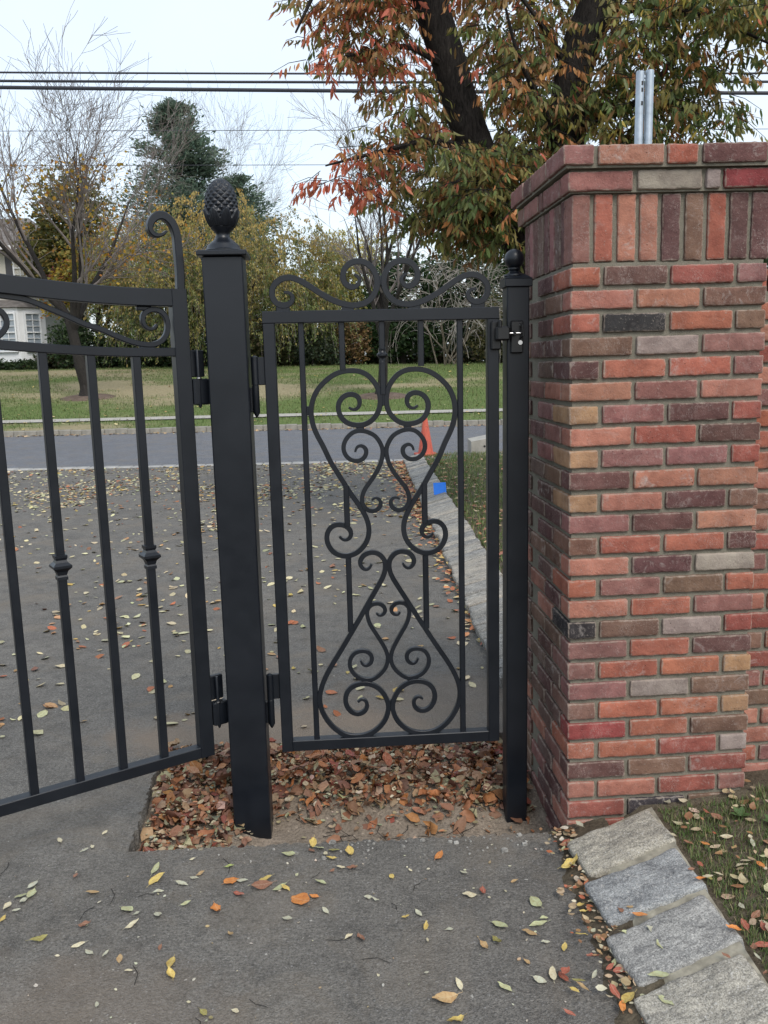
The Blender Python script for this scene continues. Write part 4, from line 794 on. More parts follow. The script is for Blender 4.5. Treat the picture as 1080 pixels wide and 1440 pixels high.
# overhead cables
for i, (z, r, lab) in enumerate(((5.700, 0.014, 'thin topmost black cable of the three strung above the road'), (5.597, 0.019, 'middle black cable of the three strung above the road'), (5.488, 0.027, 'thick lowest black cable of the three strung above the road'))):
    pts = [(x, 13.3 + 0.04 * i, z - 0.0235 * x + 0.0004 * x * x - (0.006 * x if i == 2 else 0)) for x in np.linspace(-40, 40, 41)]
    obj('overhead_cable', smooth_by_angle(MB().tube(pts, r, 8).mesh('cable', M['wire'])), label=lab, category='cable', group='cables strung above the road')
for i, (z, lab) in enumerate(((11.75, 'faint far thin wire crossing the sky above the weeping tree, upper one'), (10.3, 'faint far thin wire crossing the sky above the weeping tree, lower one'))):
    obj('overhead_cable', MB().tube([(x, 40, z - 0.02 * x) for x in np.linspace(-60, 60, 13)], 0.014, 5).mesh('thin_cable', M['wire']), label=lab, category='cable', group='far thin wires')
# ------------------------------------------------------------------ bare-tree skeletons
def grow(r, out, p, d, L, rad, lev, spec):
    sp = spec[lev]; n = sp['seg']; pts = [Vector(p)]; rr = [rad]; d = Vector(d).normalized(); end = rad * sp['end']; kids = []
    for i in range(n):
        wv = Vector((r.gauss(0, 1), r.gauss(0, 1), r.gauss(0, 1))) * sp['wander'] + Vector((0, 0, sp['up']))
        d = (d + wv).normalized(); pts.append(pts[-1] + d * (L / n)); rr.append(rad + (end - rad) * (i + 1) / n); kids.append((pts[-1].copy(), d.copy(), rr[-1], (i + 1) / n))
    out.append((lev, pts, rr))
    if lev + 1 < len(spec):
        nx = spec[lev + 1]
        for k in range(int(nx['num'] * r.uniform(0.8, 1.25) + 0.5)):
            t = r.uniform(nx['from'], 1.0); q = kids[min(n - 1, int(t * n))]
            ax = q[1].orthogonal(); ax.rotate(Matrix.Rotation(r.uniform(0, 6.283), 3, q[1]))
            dd = q[1].copy(); dd.rotate(Matrix.Rotation(R(r.uniform(*nx['ang'])), 3, ax))
            f = q[1] * 0; grow(r, out, q[0], dd, L * r.uniform(*nx['len']), min(q[2] * nx['rad'], q[2] * 0.95), lev + 1, spec)
def skeleton(parent, br, split, m1, m2, names=('trunk', 'branches'), sides=(9, 6, 4, 3, 3, 3)):
    a, b = MB(), MB()
    for lev, pts, rr in br: (a if lev <= split else b).tube(pts, rr, sides[min(lev, 5)], cap=False)
    obj(names[0], a.mesh(names[0], m1, True), parent)
    if b.v: return obj(names[1], b.mesh(names[1], m2, False), parent)

LT = np.array([(0, 0, 0), (0.22, 0.15, 0.02), (0.22, -0.15, 0.02), (0.22, 0, 0), (0.55, 0.19, 0.03), (0.55, -0.19, 0.03), (0.55, 0, 0), (0.82, 0.10, 0.02), (0.82, -0.10, 0.02), (1, 0, 0)], float)
LF = np.array([(0, 3, 1), (0, 2, 3), (1, 3, 6), (1, 6, 4), (3, 2, 5), (3, 5, 6), (4, 6, 7), (6, 5, 8), (6, 8, 7), (7, 8, 9)])
def leaf_template(width, curl, fold, sag=0.0, twist=0.0):
    t = LT.copy(); t[:, 1] *= width; t[:, 2] = np.abs(t[:, 1]) * fold + curl * (t[:, 0] - 0.45) ** 2 - sag * t[:, 0] ** 2
    c, s = np.cos(twist * (t[:, 0] - .5)), np.sin(twist * (t[:, 0] - .5)); y, z = t[:, 1].copy(), t[:, 2].copy()
    t[:, 1], t[:, 2] = y * c - z * s, y * s + z * c; return t
QT = np.array([(0, -0.5, 0), (1, -0.35, 0.1), (1, 0.35, 0.1), (0, 0.5, 0)], float); QT[:, 0] -= 0.5
DT = np.array([(-.5, 0, 0), (0, -.3, .05), (.5, 0, 0), (0, .3, .05)], float); DF = np.array([(0, 1, 2, 3)])
def pick(pal, n):
    cs = np.array([p[0] for p in pal], float); wt = np.array([p[1] for p in pal], float); i = rng.choice(len(cs), n, p=wt / wt.sum())
    return np.clip(cs[i] * (1 + 0.25 * (rng.random((n, 1)) * 2 - 1)) * (1 + 0.08 * (rng.random((n, 3)) * 2 - 1)), 0, 1)
def rand_dirs(n): return unit(rng.normal(size=(n, 3)))
def crown(name, parent, blobs, n, size, pal, mat='leaf_t', shell=0.5, droop=0.0, tmpl=DT):
    """leaf clumps through the volume of several ellipsoids, thinned by noise so gaps stay open"""
    P = []; vol = np.array([b[3] * b[4] * b[5] for b in blobs]) ** 0.75; vol /= vol.sum()
    for b, f in zip(blobs, vol):
        m = int(n * f * 1.7); d = rand_dirs(m); rr = (shell + (1 - shell) * rng.random((m, 1))) ** 0.8
        q = d * rr * np.array(b[3:6]) * (1 + 0.16 * rng.normal(size=(m, 1)) * 0.6); P.append(q + np.array(b[:3]))
    P = np.vstack(P); sc = 2.2 / np.mean([b[3] for b in blobs])
    keep = np.array([mnoise.noise(Vector(p * sc * 1.5)) + 0.5 * mnoise.noise(Vector(p * sc * 4)) for p in P]) > -0.16
    P = P[keep][:n]
    m = len(P); d = rand_dirs(m); d[:, 2] = d[:, 2] * 0.6 - droop; ax, ay, az = frames(d, rng.random(m) * 6.28)
    V, F = scatter(tmpl, DF, P, ax, ay, az, size * (0.6 + 0.8 * rng.random(m)))
    return obj(name, mesh_np(name, V, F, M[mat], np.repeat(pick(pal, m), len(tmpl), 0)), parent, kind='stuff')

# two bare vase-shaped trees standing on the far lawn
BARE = [dict(seg=5, wander=.05, up=.02, end=.72), dict(num=6.5, **{'from': .55}, ang=(16, 44), len=(1.7, 2.5), rad=.70, seg=9, wander=.075, up=.045, end=.20), dict(num=9, **{'from': .12}, ang=(16, 44), len=(.34, .6), rad=.60, seg=6, wander=.09, up=.06, end=.25), dict(num=8, **{'from': .12}, ang=(18, 46), len=(.32, .6), rad=.60, seg=5, wander=.11, up=.05, end=.3), dict(num=7, **{'from': .1}, ang=(18, 50), len=(.4, .8), rad=.6, seg=3, wander=.13, up=.03, end=.4)]
def bare_tree(label, x, y, h, rad, seed, yellow=0, lean=(0, 0), dens=1.0, thin=.0062):
    z = far_z(x, y); t = thing('bare_tree', label, 'tree', (x, y, z)); r = random.Random(seed); br = []
    grow(r, br, (0, 0, -0.1), (lean[0], lean[1], 1), h * 0.235, rad, 0, [BARE[0]] + [dict(q, num=q['num'] * (dens if i else 1)) for i, q in enumerate(BARE[1:])])
    br = [(l, p, [max(q, thin) for q in rr]) for l, p, rr in br]
    skeleton(t, br, 1, M['bark'], M['twig'])
    mb = MB(); mb.lathe([(rad * 2.0, -0.12), (rad * 1.35, 0.1), (rad * 1.08, 0.3), (rad * 1.02, 0.5)], 12)
    obj('root_flare', mb.mesh('root_flare', M['bark'], True), t)
    if yellow:
        tips = [p[-1] for l, p, rr in br if l >= 2 and p[-1].z < h * 0.60]
        P = np.array([tuple(r.choice(tips) + Vector((r.gauss(0, .28), r.gauss(0, .28), r.gauss(0, .22)))) for _ in range(yellow)])
        n = len(P); d = rand_dirs(n); d[:, 2] -= 0.7; ax, ay, az = frames(d, rng.random(n) * 6.28)
        V, F = scatter(DT * np.array([1, 1.3, 1]), DF, P, ax, ay, az, 0.13 * (0.6 + 0.8 * rng.random(n)))
        obj('foliage', mesh_np('foliage', V, F, M['leaf_t'], np.repeat(pick([((.50, .30, .04), 4), ((.42, .19, .04), 2), ((.30, .26, .06), 2)], n), 4, 0)), t, kind='stuff')
    m = obj('mulch_ring', MB().lathe([(1.15, -0.16), (1.1, -0.02), (0.8, 0.06), (0.25, 0.10)], 20).mesh('mulch_ring', M['mulch'], True), t, None, (0.086, 0, 0))
    return t
bare_tree('bare grey tree at left with few yellow leaves, mulched on the far lawn', -11.1, 32.6, 13.4, 0.24, 5, 1700)
bare_tree('bare slender tree in the middle of the far lawn seen through the narrow gate', 0.02, 31.2, 10.4, 0.19, 23, 0, (-.03, 0), .68)
bare_tree('pale bare tree far left behind the house corner', -23.0, 44, 15.5, 0.20, 31, 200)
bare_tree('bare tree far off behind the blue green conifer', -14.5, 66, 17.0, 0.18, 41, 0)
bare_tree('bare far tree showing at the right edge beyond the pillar', 25.0, 50, 13.0, 0.2, 51, 60)

# tall blue-green conifer
def conifer(label, x, y, h, rad, pal, seed, n=15000, bare=0.12, needle=0.42):
    z = far_z(x, y); t = thing('conifer', label, 'tree', (x, y, z)); r = random.Random(seed)
    obj('trunk', MB().tube([(0, 0, -.2), (0.05, 0, h * .5), (0, 0, h * .97)], [rad * .075, rad * .05, .02], 8).mesh('trunk', M['bark_dark'], True), t)
    bb = MB(); P = []; D = []
    for k in range(150):
        f = bare + (1 - bare) * (k + r.random()) / 150; zz = h * f; L = rad * (1 - f) ** 0.70 * r.uniform(0.5, 1.05) + 0.35; a = r.random() * 6.283
        dx = Vector((math.cos(a), math.sin(a), r.uniform(0.0, .42))); bb.tube([(0, 0, zz), tuple(Vector((0, 0, zz)) + dx * L)], [.045, .012], 3, cap=False)
        for q in range(int(n / 150)):
            s = r.random() ** 0.6; sp = 0.10 * L + 0.20
            P.append(Vector((0, 0, zz)) + dx * (L * s) + Vector((r.gauss(0, sp), r.gauss(0, sp), r.gauss(-.05, sp * .45)))); D.append(dx + Vector((r.gauss(0, .5), r.gauss(0, .5), r.gauss(0.1, .4))))
    obj('branches', bb.mesh('branches', M['bark_dark']), t)
    P = np.array([tuple(p) for p in P]); D = np.array([tuple(p) for p in D]); ax, ay, az = frames(D, rng.random(len(P)) * 6.28)
    V, F = scatter(DT * np.array([1, .55, 1]), DF, P, ax, ay, az, needle * (0.6 + .8 * rng.random(len(P))))
    obj('needles', mesh_np('needles', V, F, M['leaf_t'], np.repeat(pick(pal, len(P)), 4, 0)), t, kind='stuff'); return t
PAL_CON = [((.150, .215, .160), 3), ((.195, .260, .190), 3), ((.110, .165, .125), 2)]
PAL_EVG = [((.034, .062, .028), 3), ((.052, .090, .036), 3), ((.075, .110, .042), 1)]
conifer('tall blue green conifer rising behind the weeping tree', -13.2, 60, 17.0, 8.6, PAL_CON, 3, 44000, .10, .30)
conifer('shorter blue green conifer close to the right of the tall one', -9.4, 61, 12.6, 5.8, PAL_CON, 4, 22000, .10, .29)

# wide weeping tree in yellow and green
def weeping(label, x, y, blobs, n, seed, pal):
    z = far_z(x, y); t = thing('weeping_tree', label, 'tree', (x, y, z)); r = random.Random(seed); br = []
    mb = MB(); mb.tube([(0, 0, -.2), (.1, 0, 1.4), (-.1, .1, 3.0)], [.34, .27, .2], 9)
    st = MB(); P = []; D = []; C = []
    for b in blobs:
        mb.tube([(0, 0, 2.2), (b[0] * .5, b[1] * .5, b[2] * .8 + .6), (b[0], b[1], b[2] + b[5] * .4)], [.16, .10, .04], 6)
        for k in range(int(n * b[3] * b[4] / sum(q[3] * q[4] for q in blobs))):
            d = Vector((r.gauss(0, 1), r.gauss(0, 1), r.gauss(.25, .8))).normalized(); s = r.uniform(.55, 1.0)
            p = Vector(b[:3]) + Vector((d.x * b[3], d.y * b[4], d.z * b[5])) * s
            if mnoise.noise(p * .55 + Vector((seed, 0, 0))) + .5 * mnoise.noise(p * 1.4) < -.22: continue
            L = min(r.uniform(.55, 1.9), p.z - 0.05)
            if L < .2: continue
            ou = Vector((d.x, d.y, 0)) + Vector((r.gauss(0, .5), r.gauss(0, .5), 0)); ou = ou.normalized() * L * r.uniform(.25, .75); pts = []
            m = max(5, int(L / 0.085)); tint = min(1, max(0, .5 + .42 * r.gauss(0, 1)))
            for i in range(m):
                q = i / (m - 1); pp = p + ou * (1 - (1 - q) ** 1.8) + Vector((0, 0, L * (.28 * math.sin(min(q * 2.2, 3.14)) - 1.05 * q ** 1.7))); pts.append(pp)
                for e in range(2): P.append(tuple(pp + Vector((r.gauss(0, .06), r.gauss(0, .06), r.gauss(0, .06))))); D.append((ou.x * .5 + r.gauss(0, .5), ou.y * .5 + r.gauss(0, .5), -1)); C.append((tint, pp.z))
            st.tube([pts[0], pts[m // 2], pts[-1]], .006, 3, cap=False)
    obj('trunk', mb.mesh('trunk', M['bark_dark'], True), t); obj('hanging_twigs', st.mesh('hanging_twigs', M['twig']), t, kind='stuff')
    P = np.array(P); D = np.array(D); C = np.array(C); top = max(b[2] + b[5] for b in blobs)
    mixv = np.clip(0.75 * C[:, 0] + 0.65 * (C[:, 1] / top) - 0.42 + 0.1 * rng.normal(size=len(P)), 0, 1)[:, None]
    col = np.array(pal[0]) * (1 - mixv) + np.array(pal[1]) * mixv; col *= 0.75 + .5 * rng.random((len(P), 1))
    ax, ay, az = frames(D, rng.random(len(P)) * 6.28)
    V, F = scatter(DT * np.array([1, .8, 1]), DF, P, ax, ay, az, 0.145 * (.6 + .8 * rng.random(len(P))))
    obj('foliage', mesh_np('foliage', V, F, M['leaf_t'], np.repeat(col, 4, 0)), t, kind='stuff'); return t
weeping('wide weeping tree with hanging yellow green foliage at the edge of the lawn', -9.0, 47.0, [(-3.6, 0, 4.2, 3.0, 2.8, 3.6), (0.4, 0.3, 5.2, 3.6, 3.2, 4.2), (4.2, 0, 4.4, 3.0, 2.8, 3.8), (-1.4, -1.8, 3.0, 3.2, 2.2, 2.9), (2.6, -1.6, 3.0, 3.2, 2.2, 2.9), (5.6, -.6, 2.4, 1.8, 1.8, 2.3)], 3300, 9, ((.150, .200, .070), (.60, .42, .14)))
weeping('smaller yellow weeping tree right of the wide weeping one', -1.8, 49.0, [(0, 0, 4.2, 2.6, 2.4, 3.4), (-1.4, -.8, 3.4, 2.0, 1.8, 2.4)], 1150, 12, ((.21, .24, .07), (.62, .50, .10)))

def leafy(name, label, x, y, blobs, n, size, pal, trunk=.22, th=None, cat='tree', shell=.35, droop=0.2):
    z = far_z(x, y); t = thing(name, label, cat, (x, y, z)); mb = MB(); top = max(b[2] for b in blobs)
    mb.tube([(0, 0, -.2), (.06, .02, top * .5), (0, 0, top)], [trunk, trunk * .8, trunk * .35], 8)
    for b in blobs: mb.tube([(0, 0, top * .35), (b[0] * .6, b[1] * .6, b[2] * .8), tuple(b[:3])], [trunk * .5, trunk * .35, .03], 5)
    obj('trunk', mb.mesh('trunk', M['bark_dark'], True), t); crown('crown', t, blobs, n, size, pal, shell=shell, droop=droop); return t
PAL_OLV = [((.14, .14, .045), 3), ((.20, .18, .055), 2), ((.30, .20, .05), 1), ((.09, .11, .04), 2)]
PAL_YEL = [((.42, .30, .05), 3), ((.30, .26, .06), 3), ((.42, .19, .05), 1), ((.16, .17, .05), 2)]
PAL_DUL = [((.12, .115, .055), 3), ((.17, .15, .075), 2), ((.07, .085, .04), 2)]
leafy('autumn_tree', 'olive green rounded tree behind the bare tree at left', -17.5, 51, [(0, 0, 8.6, 2.3, 2.2, 2.8), (-1.2, 0, 6.6, 2.2, 2, 2.2), (1.2, 0, 6.2, 2.0, 2, 2.0)], 8500, .26, PAL_OLV)
leafy('autumn_tree', 'yellow leaved tree low behind the bare tree at left', -15.6, 48.5, [(0, 0, 5.2, 2.2, 2.0, 2.0), (1.6, 0, 3.9, 1.8, 1.6, 1.5), (-1.8, 0, 4.0, 1.6, 1.6, 1.6)], 5500, .22, PAL_YEL)
leafy('autumn_tree', 'dull red small tree beside the house', -17.4, 49.5, [(0, 0, 4.6, 1.3, 1.2, 1.2)], 1600, .2, [((.20, .05, .05), 3), ((.13, .05, .045), 2), ((.25, .12, .05), 1)], .12)
leafy('evergreen_shrub', 'dark evergreen shrub at the corner of the house', -16.6, 47.0, [(0, 0, 1.3, 1.4, 1.1, 1.4), (1.3, 0.2, 1.0, 1.0, .9, 1.1)], 3600, .17, PAL_EVG, .08, cat='shrub')
leafy('evergreen_shrub', 'dark low evergreen shrub behind the stile of the large gate', -13.0, 46.3, [(0, 0, 1.0, 1.7, 1.0, 1.2), (2.2, 0.2, .9, 1.5, .9, 1.1), (4.2, .1, .9, 1.4, .9, 1.1)], 5200, .16, PAL_EVG, .08, cat='shrub')
leafy('shrub', 'grey olive shrub at the lawn edge just right of the thick post', -5.7, 45.8, [(0, 0, 1.3, 1.5, 1.0, 1.3), (-1.3, 0, 1.0, 1.2, .9, 1.1)], 3800, .15, PAL_DUL, .07, cat='shrub')
leafy('shrub', 'dark green shrub under the smaller weeping tree', -3.6, 45.6, [(0, 0, 1.0, 1.3, .9, 1.1), (1.2, .1, .7, .9, .8, .8)], 3000, .15, [((.05, .075, .045), 3), ((.08, .105, .06), 2)], .07, cat='shrub')
leafy('shrub', 'tan and red brown shrub between the green shrubs at the lawn edge', -1.4, 45.9, [(0, 0, 1.3, 1.0, .9, 1.35)], 2200, .15, [((.24, .15, .075), 3), ((.28, .20, .08), 2), ((.16, .11, .06), 2)], .07, cat='shrub')
leafy('pine_tree', 'broad dark green pine behind the middle bare tree', 1.2, 47.5, [(0, 0, 3.6, 2.3, 1.8, 2.4), (-.8, -.5, 1.7, 2.2, 1.4, 1.5), (1.0, -.4, 1.6, 2.0, 1.4, 1.4)], 8500, .24, [((.030, .062, .024), 3), ((.045, .085, .030), 3), ((.06, .105, .035), 1)], .2)
leafy('pine_tree', 'dark green pine with open lower boughs right of the gate centre', 4.4, 48.0, [(0, 0, 4.2, 2.3, 1.8, 2.2), (.9, -.4, 2.2, 1.9, 1.3, 1.3), (-1.0, -.3, 1.9, 1.6, 1.2, 1.3)], 7800, .24, PAL_EVG, .2)
leafy('shrub', 'pale dull green shrub under the pines near the latch post', 6.2, 45.9, [(0, 0, 2.0, 1.5, 1.0, 1.6), (-.5, -.2, .9, 1.3, .9, .9)], 4200, .15, [((.14, .13, .06), 3), ((.18, .165, .075), 2), ((.08, .09, .045), 2)], .09, cat='shrub')
leafy('pine_tree', 'tall mid green conifer showing between the gate and the pillar', 8.2, 50, [(0, 0, 6.2, 2.3, 2, 2.6), (0, 0, 3.6, 2.8, 2, 2.2), (1.6, 0, 5.2, 2.2, 2, 2.2)], 9500, .26, [((.045, .092, .040), 3), ((.065, .12, .05), 2), ((.035, .07, .03), 2)], .22)
for k, (x, y, h) in enumerate(((12.5, 52, 7.5), (17, 55, 8.5), (22, 53, 7.0), (28, 57, 8.0), (-27, 58, 8.0), (-33, 60, 9))):
    leafy('evergreen_tree', ('leftmost far evergreen tree hidden behind the brick pillar', 'second far evergreen tree from left behind the brick pillar', 'third far evergreen tree from left behind the brick pillar', 'rightmost far evergreen tree behind the brick pillar', 'far evergreen tree just beyond the house at left', 'farthest evergreen tree beyond the left side of the house')[k], x, y, [(0, 0, h * .6, 2.8, 2.4, h * .42), (0.4, 0, h * .3, 3.2, 2.4, h * .3)], 3500, .42, PAL_EVG, .2).__setitem__('group', 'far evergreens')
fw_ = []
for k in range(26):
    X = -44 + k * 3.4; fw_.append((X, 55.5 + 2 * nz3(k * .7, 1), 2.6 + .5 * nz3(k * .9, 4), 2.4, 1.6, 2.0 + .5 * nz3(k * .5, 8)))
for k in range(40):
    X = -44 + k * 2.2; fw_.append((X, 53.0 + nz3(k * .7, 11), far_z(X, 53) + .45, 1.7, .9, .8))
o = crown('far_wood', None, fw_, 40000, .36, [((.050, .075, .035), 3), ((.085, .095, .045), 2), ((.13, .11, .055), 1.5), ((.035, .055, .028), 2)], shell=.15)
lw_ = [(-44 + k * 1.5, 51.8 + .6 * nz3(k * .7, 11), far_z(-44 + k * 1.5, 52) + .55, 1.2, .6, .75) for k in range(58)]
o2 = crown('undergrowth', None, lw_, 26000, .30, [((.055, .075, .035), 3), ((.10, .095, .05), 2), ((.13, .10, .06), 1.5)], shell=.1)
o2['label'] = 'low strip of dark undergrowth along the back edge of the far lawn'; o2['category'] = 'undergrowth'
o['label'] = 'mass of low dull green woodland undergrowth behind the far lawn'; o['category'] = 'woodland'
# tangle of bare grey brush behind the gate's right scroll
th = thing('bare_thicket', 'tangle of pale bare twigs above the right half of the narrow gate', 'thicket', (3.4, 44.5, far_z(3.4, 44.5))); r = random.Random(8); br = []
for k in range(9):
    grow(r, br, (r.gauss(0, .5), r.gauss(0, .4), 0), (r.gauss(0, .35), r.gauss(0, .3), 1), r.uniform(3.4, 5.2), .05, 0, [dict(seg=6, wander=.12, up=0, end=.3), dict(num=9, **{'from': .3}, ang=(25, 75), len=(.35, .6), rad=.6, seg=6, wander=.22, up=-.10, end=.35), dict(num=7, **{'from': .1}, ang=(25, 70), len=(.4, .8), rad=.7, seg=5, wander=.25, up=-.14, end=.5)])
br = [(l, p, [max(q, .011) for q in rr]) for l, p, rr in br]
skeleton(th, br, 0, M['bark_tan'], mat_plain('pale_twig', (.25, .225, .20), .9, var=.2, scale=3), ('stems', 'twigs'), (5, 3, 3))

# ------------------------------------------------------------------ house at far left
hz = far_z(-24, 52) - 0.1
hs = thing('house', 'pale two storey house with grey hipped roof and white bay window at far left', 'house', (-19.6, 52, hz))
obj('wall', MB().box((-6.4, 4.5, 3.55), (11.6, 8.6, 7.3)).mesh('wall', M['siding']), hs)
cl = MB().box((0, 0, 0), (11.62, 0.03, 0.20)).mesh('clapboard', M['siding'])
for i in range(35): obj('clapboard', cl, hs, (-6.4, 0.185, 0.2 + i * 0.205), (R(5), 0, 0))
rf = MB(); ex0, ex1, ey0, ey1, ez, rz_ = -12.8, -0.05, -0.45, 9.4, 7.15, 9.5
rf.add([(ex0, ey0, ez), (ex1, ey0, ez), (ex1, ey1, ez), (ex0, ey1, ez), (ex0 + 3, 4.5, rz_), (ex1 - 2.4, 4.5, rz_), (ex0, ey0, ez - .2), (ex1, ey0, ez - .2), (ex1, ey1, ez - .2), (ex0, ey1, ez - .2)], [(0, 1, 5, 4), (1, 2, 5), (2, 3, 4, 5), (3, 0, 4), (6, 9, 8, 7), (0, 6, 7, 1), (1, 7, 8, 2), (2, 8, 9, 3), (3, 9, 6, 0)])
ro = obj('roof', rf.mesh('roof', M['shingle']), hs)
obj('gutter', MB().box(((ex0 + ex1) / 2, ey0 - 0.05, ez - .10), (12.8, .1, .22)).mesh('gutter', M['white']), ro)
def window(par, x, y, z, wd, ht, cols, rows, rz=0.0, split=True):
    wn = obj('window', None, par, (x, y, z), (0, 0, rz)); f = .09
    me = MB().box((-wd / 2 - f / 2, 0, 0), (f, .1, ht + 2 * f)).box((wd / 2 + f / 2, 0, 0), (f, .1, ht + 2 * f)).box((0, 0, ht / 2 + f / 2), (wd, .1, f)).box((0, 0, -ht / 2 - f / 2), (wd, .14, f))
    if split: me.box((0, -.01, 0), (wd, .09, .07))
    for i in range(1, cols): me.box((-wd / 2 + wd * i / cols, 0.004, 0), (.035, .05, ht))
    for j in range(1, rows):
        if j * 2 != rows or not split: me.box((0, 0.006, -ht / 2 + ht * j / rows), (wd, .05, .035))
    obj('frame', me.mesh('window_frame', M['white']), wn); obj('pane', MB().box((0, .05, 0), (wd, .02, ht)).mesh('pane', M['glass']), wn); return wn
window(hs, -1.35, 0.14, 5.95, 1.0, 1.45, 3, 4); window(hs, -4.6, 0.14, 5.95, 1.0, 1.45, 3, 4)
obj('shutter', MB().box((-2.15, 0.13, 5.95), (.42, .07, 1.6)).mesh('shutter', M['shutter']), hs)
bay = obj('bay', MB().add([(-5.2, .16, .5), (-4.3, -1.0, .5), (-1.45, -1.0, .5), (-0.3, .16, .5), (-5.2, .16, 3.6), (-4.3, -1.0, 3.6), (-1.45, -1.0, 3.6), (-0.3, .16, 3.6)], [(0, 1, 5, 4), (1, 2, 6, 5), (2, 3, 7, 6), (4, 5, 6, 7), (3, 2, 1, 0)]).mesh('bay', M['white']), hs)
obj('bay_roof', MB().add([(-5.4, .16, 3.62), (-4.4, -1.2, 3.62), (-1.35, -1.2, 3.62), (-0.1, .16, 3.62), (-4.4, .16, 4.15), (-1.2, .16, 4.15)], [(0, 1, 4), (1, 2, 5, 4), (2, 3, 5), (3, 2, 1, 0)]).mesh('bay_roof', M['shingle']), bay)
window(hs, -2.25, -1.09, 2.2, 1.2, 2.1, 3, 6); window(hs, -3.7, -1.09, 2.2, 1.0, 2.1, 3, 6); window(hs, -0.82, -.48, 2.2, .8, 2.1, 2, 6, math.atan2(1.16, 1.15))
obj('foundation', MB().box((-6.4, 4.5, .0), (11.7, 8.7, .8)).mesh('foundation', M['concrete']), hs)
leafy('evergreen_shrub', 'low dark shrub bed under the white bay window', -22.2, 49.6, [(0, 0, .3, 1.5, .7, .4), (2.0, 0, .25, 1.2, .7, .35), (-2, 0, .3, 1.4, .7, .4)], 3000, .13, PAL_EVG, .05, cat='shrub')

# ------------------------------------------------------------------ near autumn tree leaning over behind the pillar
at = thing('autumn_tree', 'large dark trunked autumn tree with drooping red, orange and green leaves behind the brick pillar', 'tree', (1.62, 7.95, 0.1))
A0 = Vector((1.62, 7.95, 0.1))
def rel(pts): return [tuple(Vector(p) - A0) for p in pts]
tk = MB()
tk.tube(rel([(1.62, 7.95, -.1), (1.62, 7.95, .25), (1.60, 7.92, 1.0), (1.56, 7.88, 1.7), (1.50, 7.85, 2.15)]), [.46, .34, .29, .27, .26], 16)
tk.tube(rel([(1.52, 7.86, 1.95), (1.40, 7.82, 2.28), (1.07, 7.80, 2.93), (.90, 7.8, 3.30), (.76, 7.8, 3.64), (.65, 7.8, 4.04), (.47, 7.78, 4.56), (.25, 7.7, 5.3), (.0, 7.6, 6.2), (-.2, 7.5, 7.2)]), [.22, .175, .155, .150, .150, .148, .145, .12, .085, .05], 16)
tk.tube(rel([(1.56, 7.88, 1.9), (1.59, 7.86, 2.4), (1.63, 7.84, 3.1), (1.66, 7.8, 3.55), (1.70, 7.8, 3.92), (1.80, 7.8, 4.25), (1.98, 7.8, 4.6), (2.2, 7.9, 5.4), (2.3, 8.0, 6.4), (2.4, 8.0, 7.5)]), [.23, .185, .175, .165, .155, .165, .165, .13, .09, .05], 16)
tk.tube(rel([(.47, 7.78, 4.5), (.30, 7.7, 4.64), (.05, 7.55, 4.9)]), [.085, .07, .05], 10)
obj('trunk', tk.mesh('trunk', M['bark_dark'], True), at)
bb = MB(); r = random.Random(17)
def limb(pts, r0, r1): 
    P = bake3(pts, 14); bb.tube(rel(P), list(np.linspace(r0, r1, 14)), 6)
def bake3(pts, n):
    P = np.array(pts, float); t = np.linspace(0, len(P) - 1, n); o = np.stack([np.interp(t, range(len(P)), P[:, i]) for i in range(3)], 1)
    for _ in range(2): o[1:-1] = .25 * o[:-2] + .5 * o[1:-1] + .25 * o[2:]
    return o
LIMBS = [[(.05, 7.55, 4.9), (-.35, 7.3, 4.6), (-.6, 7.2, 4.1)], [(.65, 7.8, 4.0), (.3, 7.5, 4.1), (-.25, 7.3, 3.95)], [(.9, 7.8, 3.3), (.5, 7.4, 3.35), (.0, 7.2, 3.2), (-.4, 7.15, 3.1)], [(1.05, 7.8, 2.95), (.9, 7.3, 3.1), (.55, 7.1, 2.9)], [(1.4, 7.82, 2.3), (1.1, 7.4, 2.75), (.7, 7.2, 2.75)],
         [(1.63, 7.84, 3.1), (1.45, 7.5, 3.5), (1.15, 7.3, 3.9), (1.0, 7.2, 4.4)], [(1.70, 7.8, 3.9), (1.4, 7.5, 4.2), (1.1, 7.4, 4.5)], [(1.9, 7.8, 4.4), (2.3, 7.5, 4.35), (2.75, 7.4, 4.2), (3.2, 7.3, 3.95)], [(1.66, 7.8, 3.5), (2.1, 7.5, 3.55), (2.35, 7.4, 3.75), (2.55, 7.3, 4.3), (2.75, 7.3, 4.9)], [(2.0, 7.8, 4.6), (1.5, 7.7, 4.62), (.9, 7.6, 4.66)],
         [(2.2, 7.9, 5.4), (3.0, 7.7, 5.4), (3.8, 7.6, 5.0), (4.4, 7.5, 4.5)], [(.25, 7.7, 5.3), (-.4, 7.5, 5.2), (-.8, 7.4, 4.7)]]
for i, l in enumerate(LIMBS): limb(l, .040 if i not in (9,) else .03, .008)
PAL_T = dict(red=(.56, .17, .10), orange=(.50, .235, .090), brown=(.36, .215, .095), olive=(.255, .240, .080), green=(.135, .185, .060), yellow=(.46, .39, .10))
names_ = list(PAL_T); palv = np.array([PAL_T[k] for k in names_])
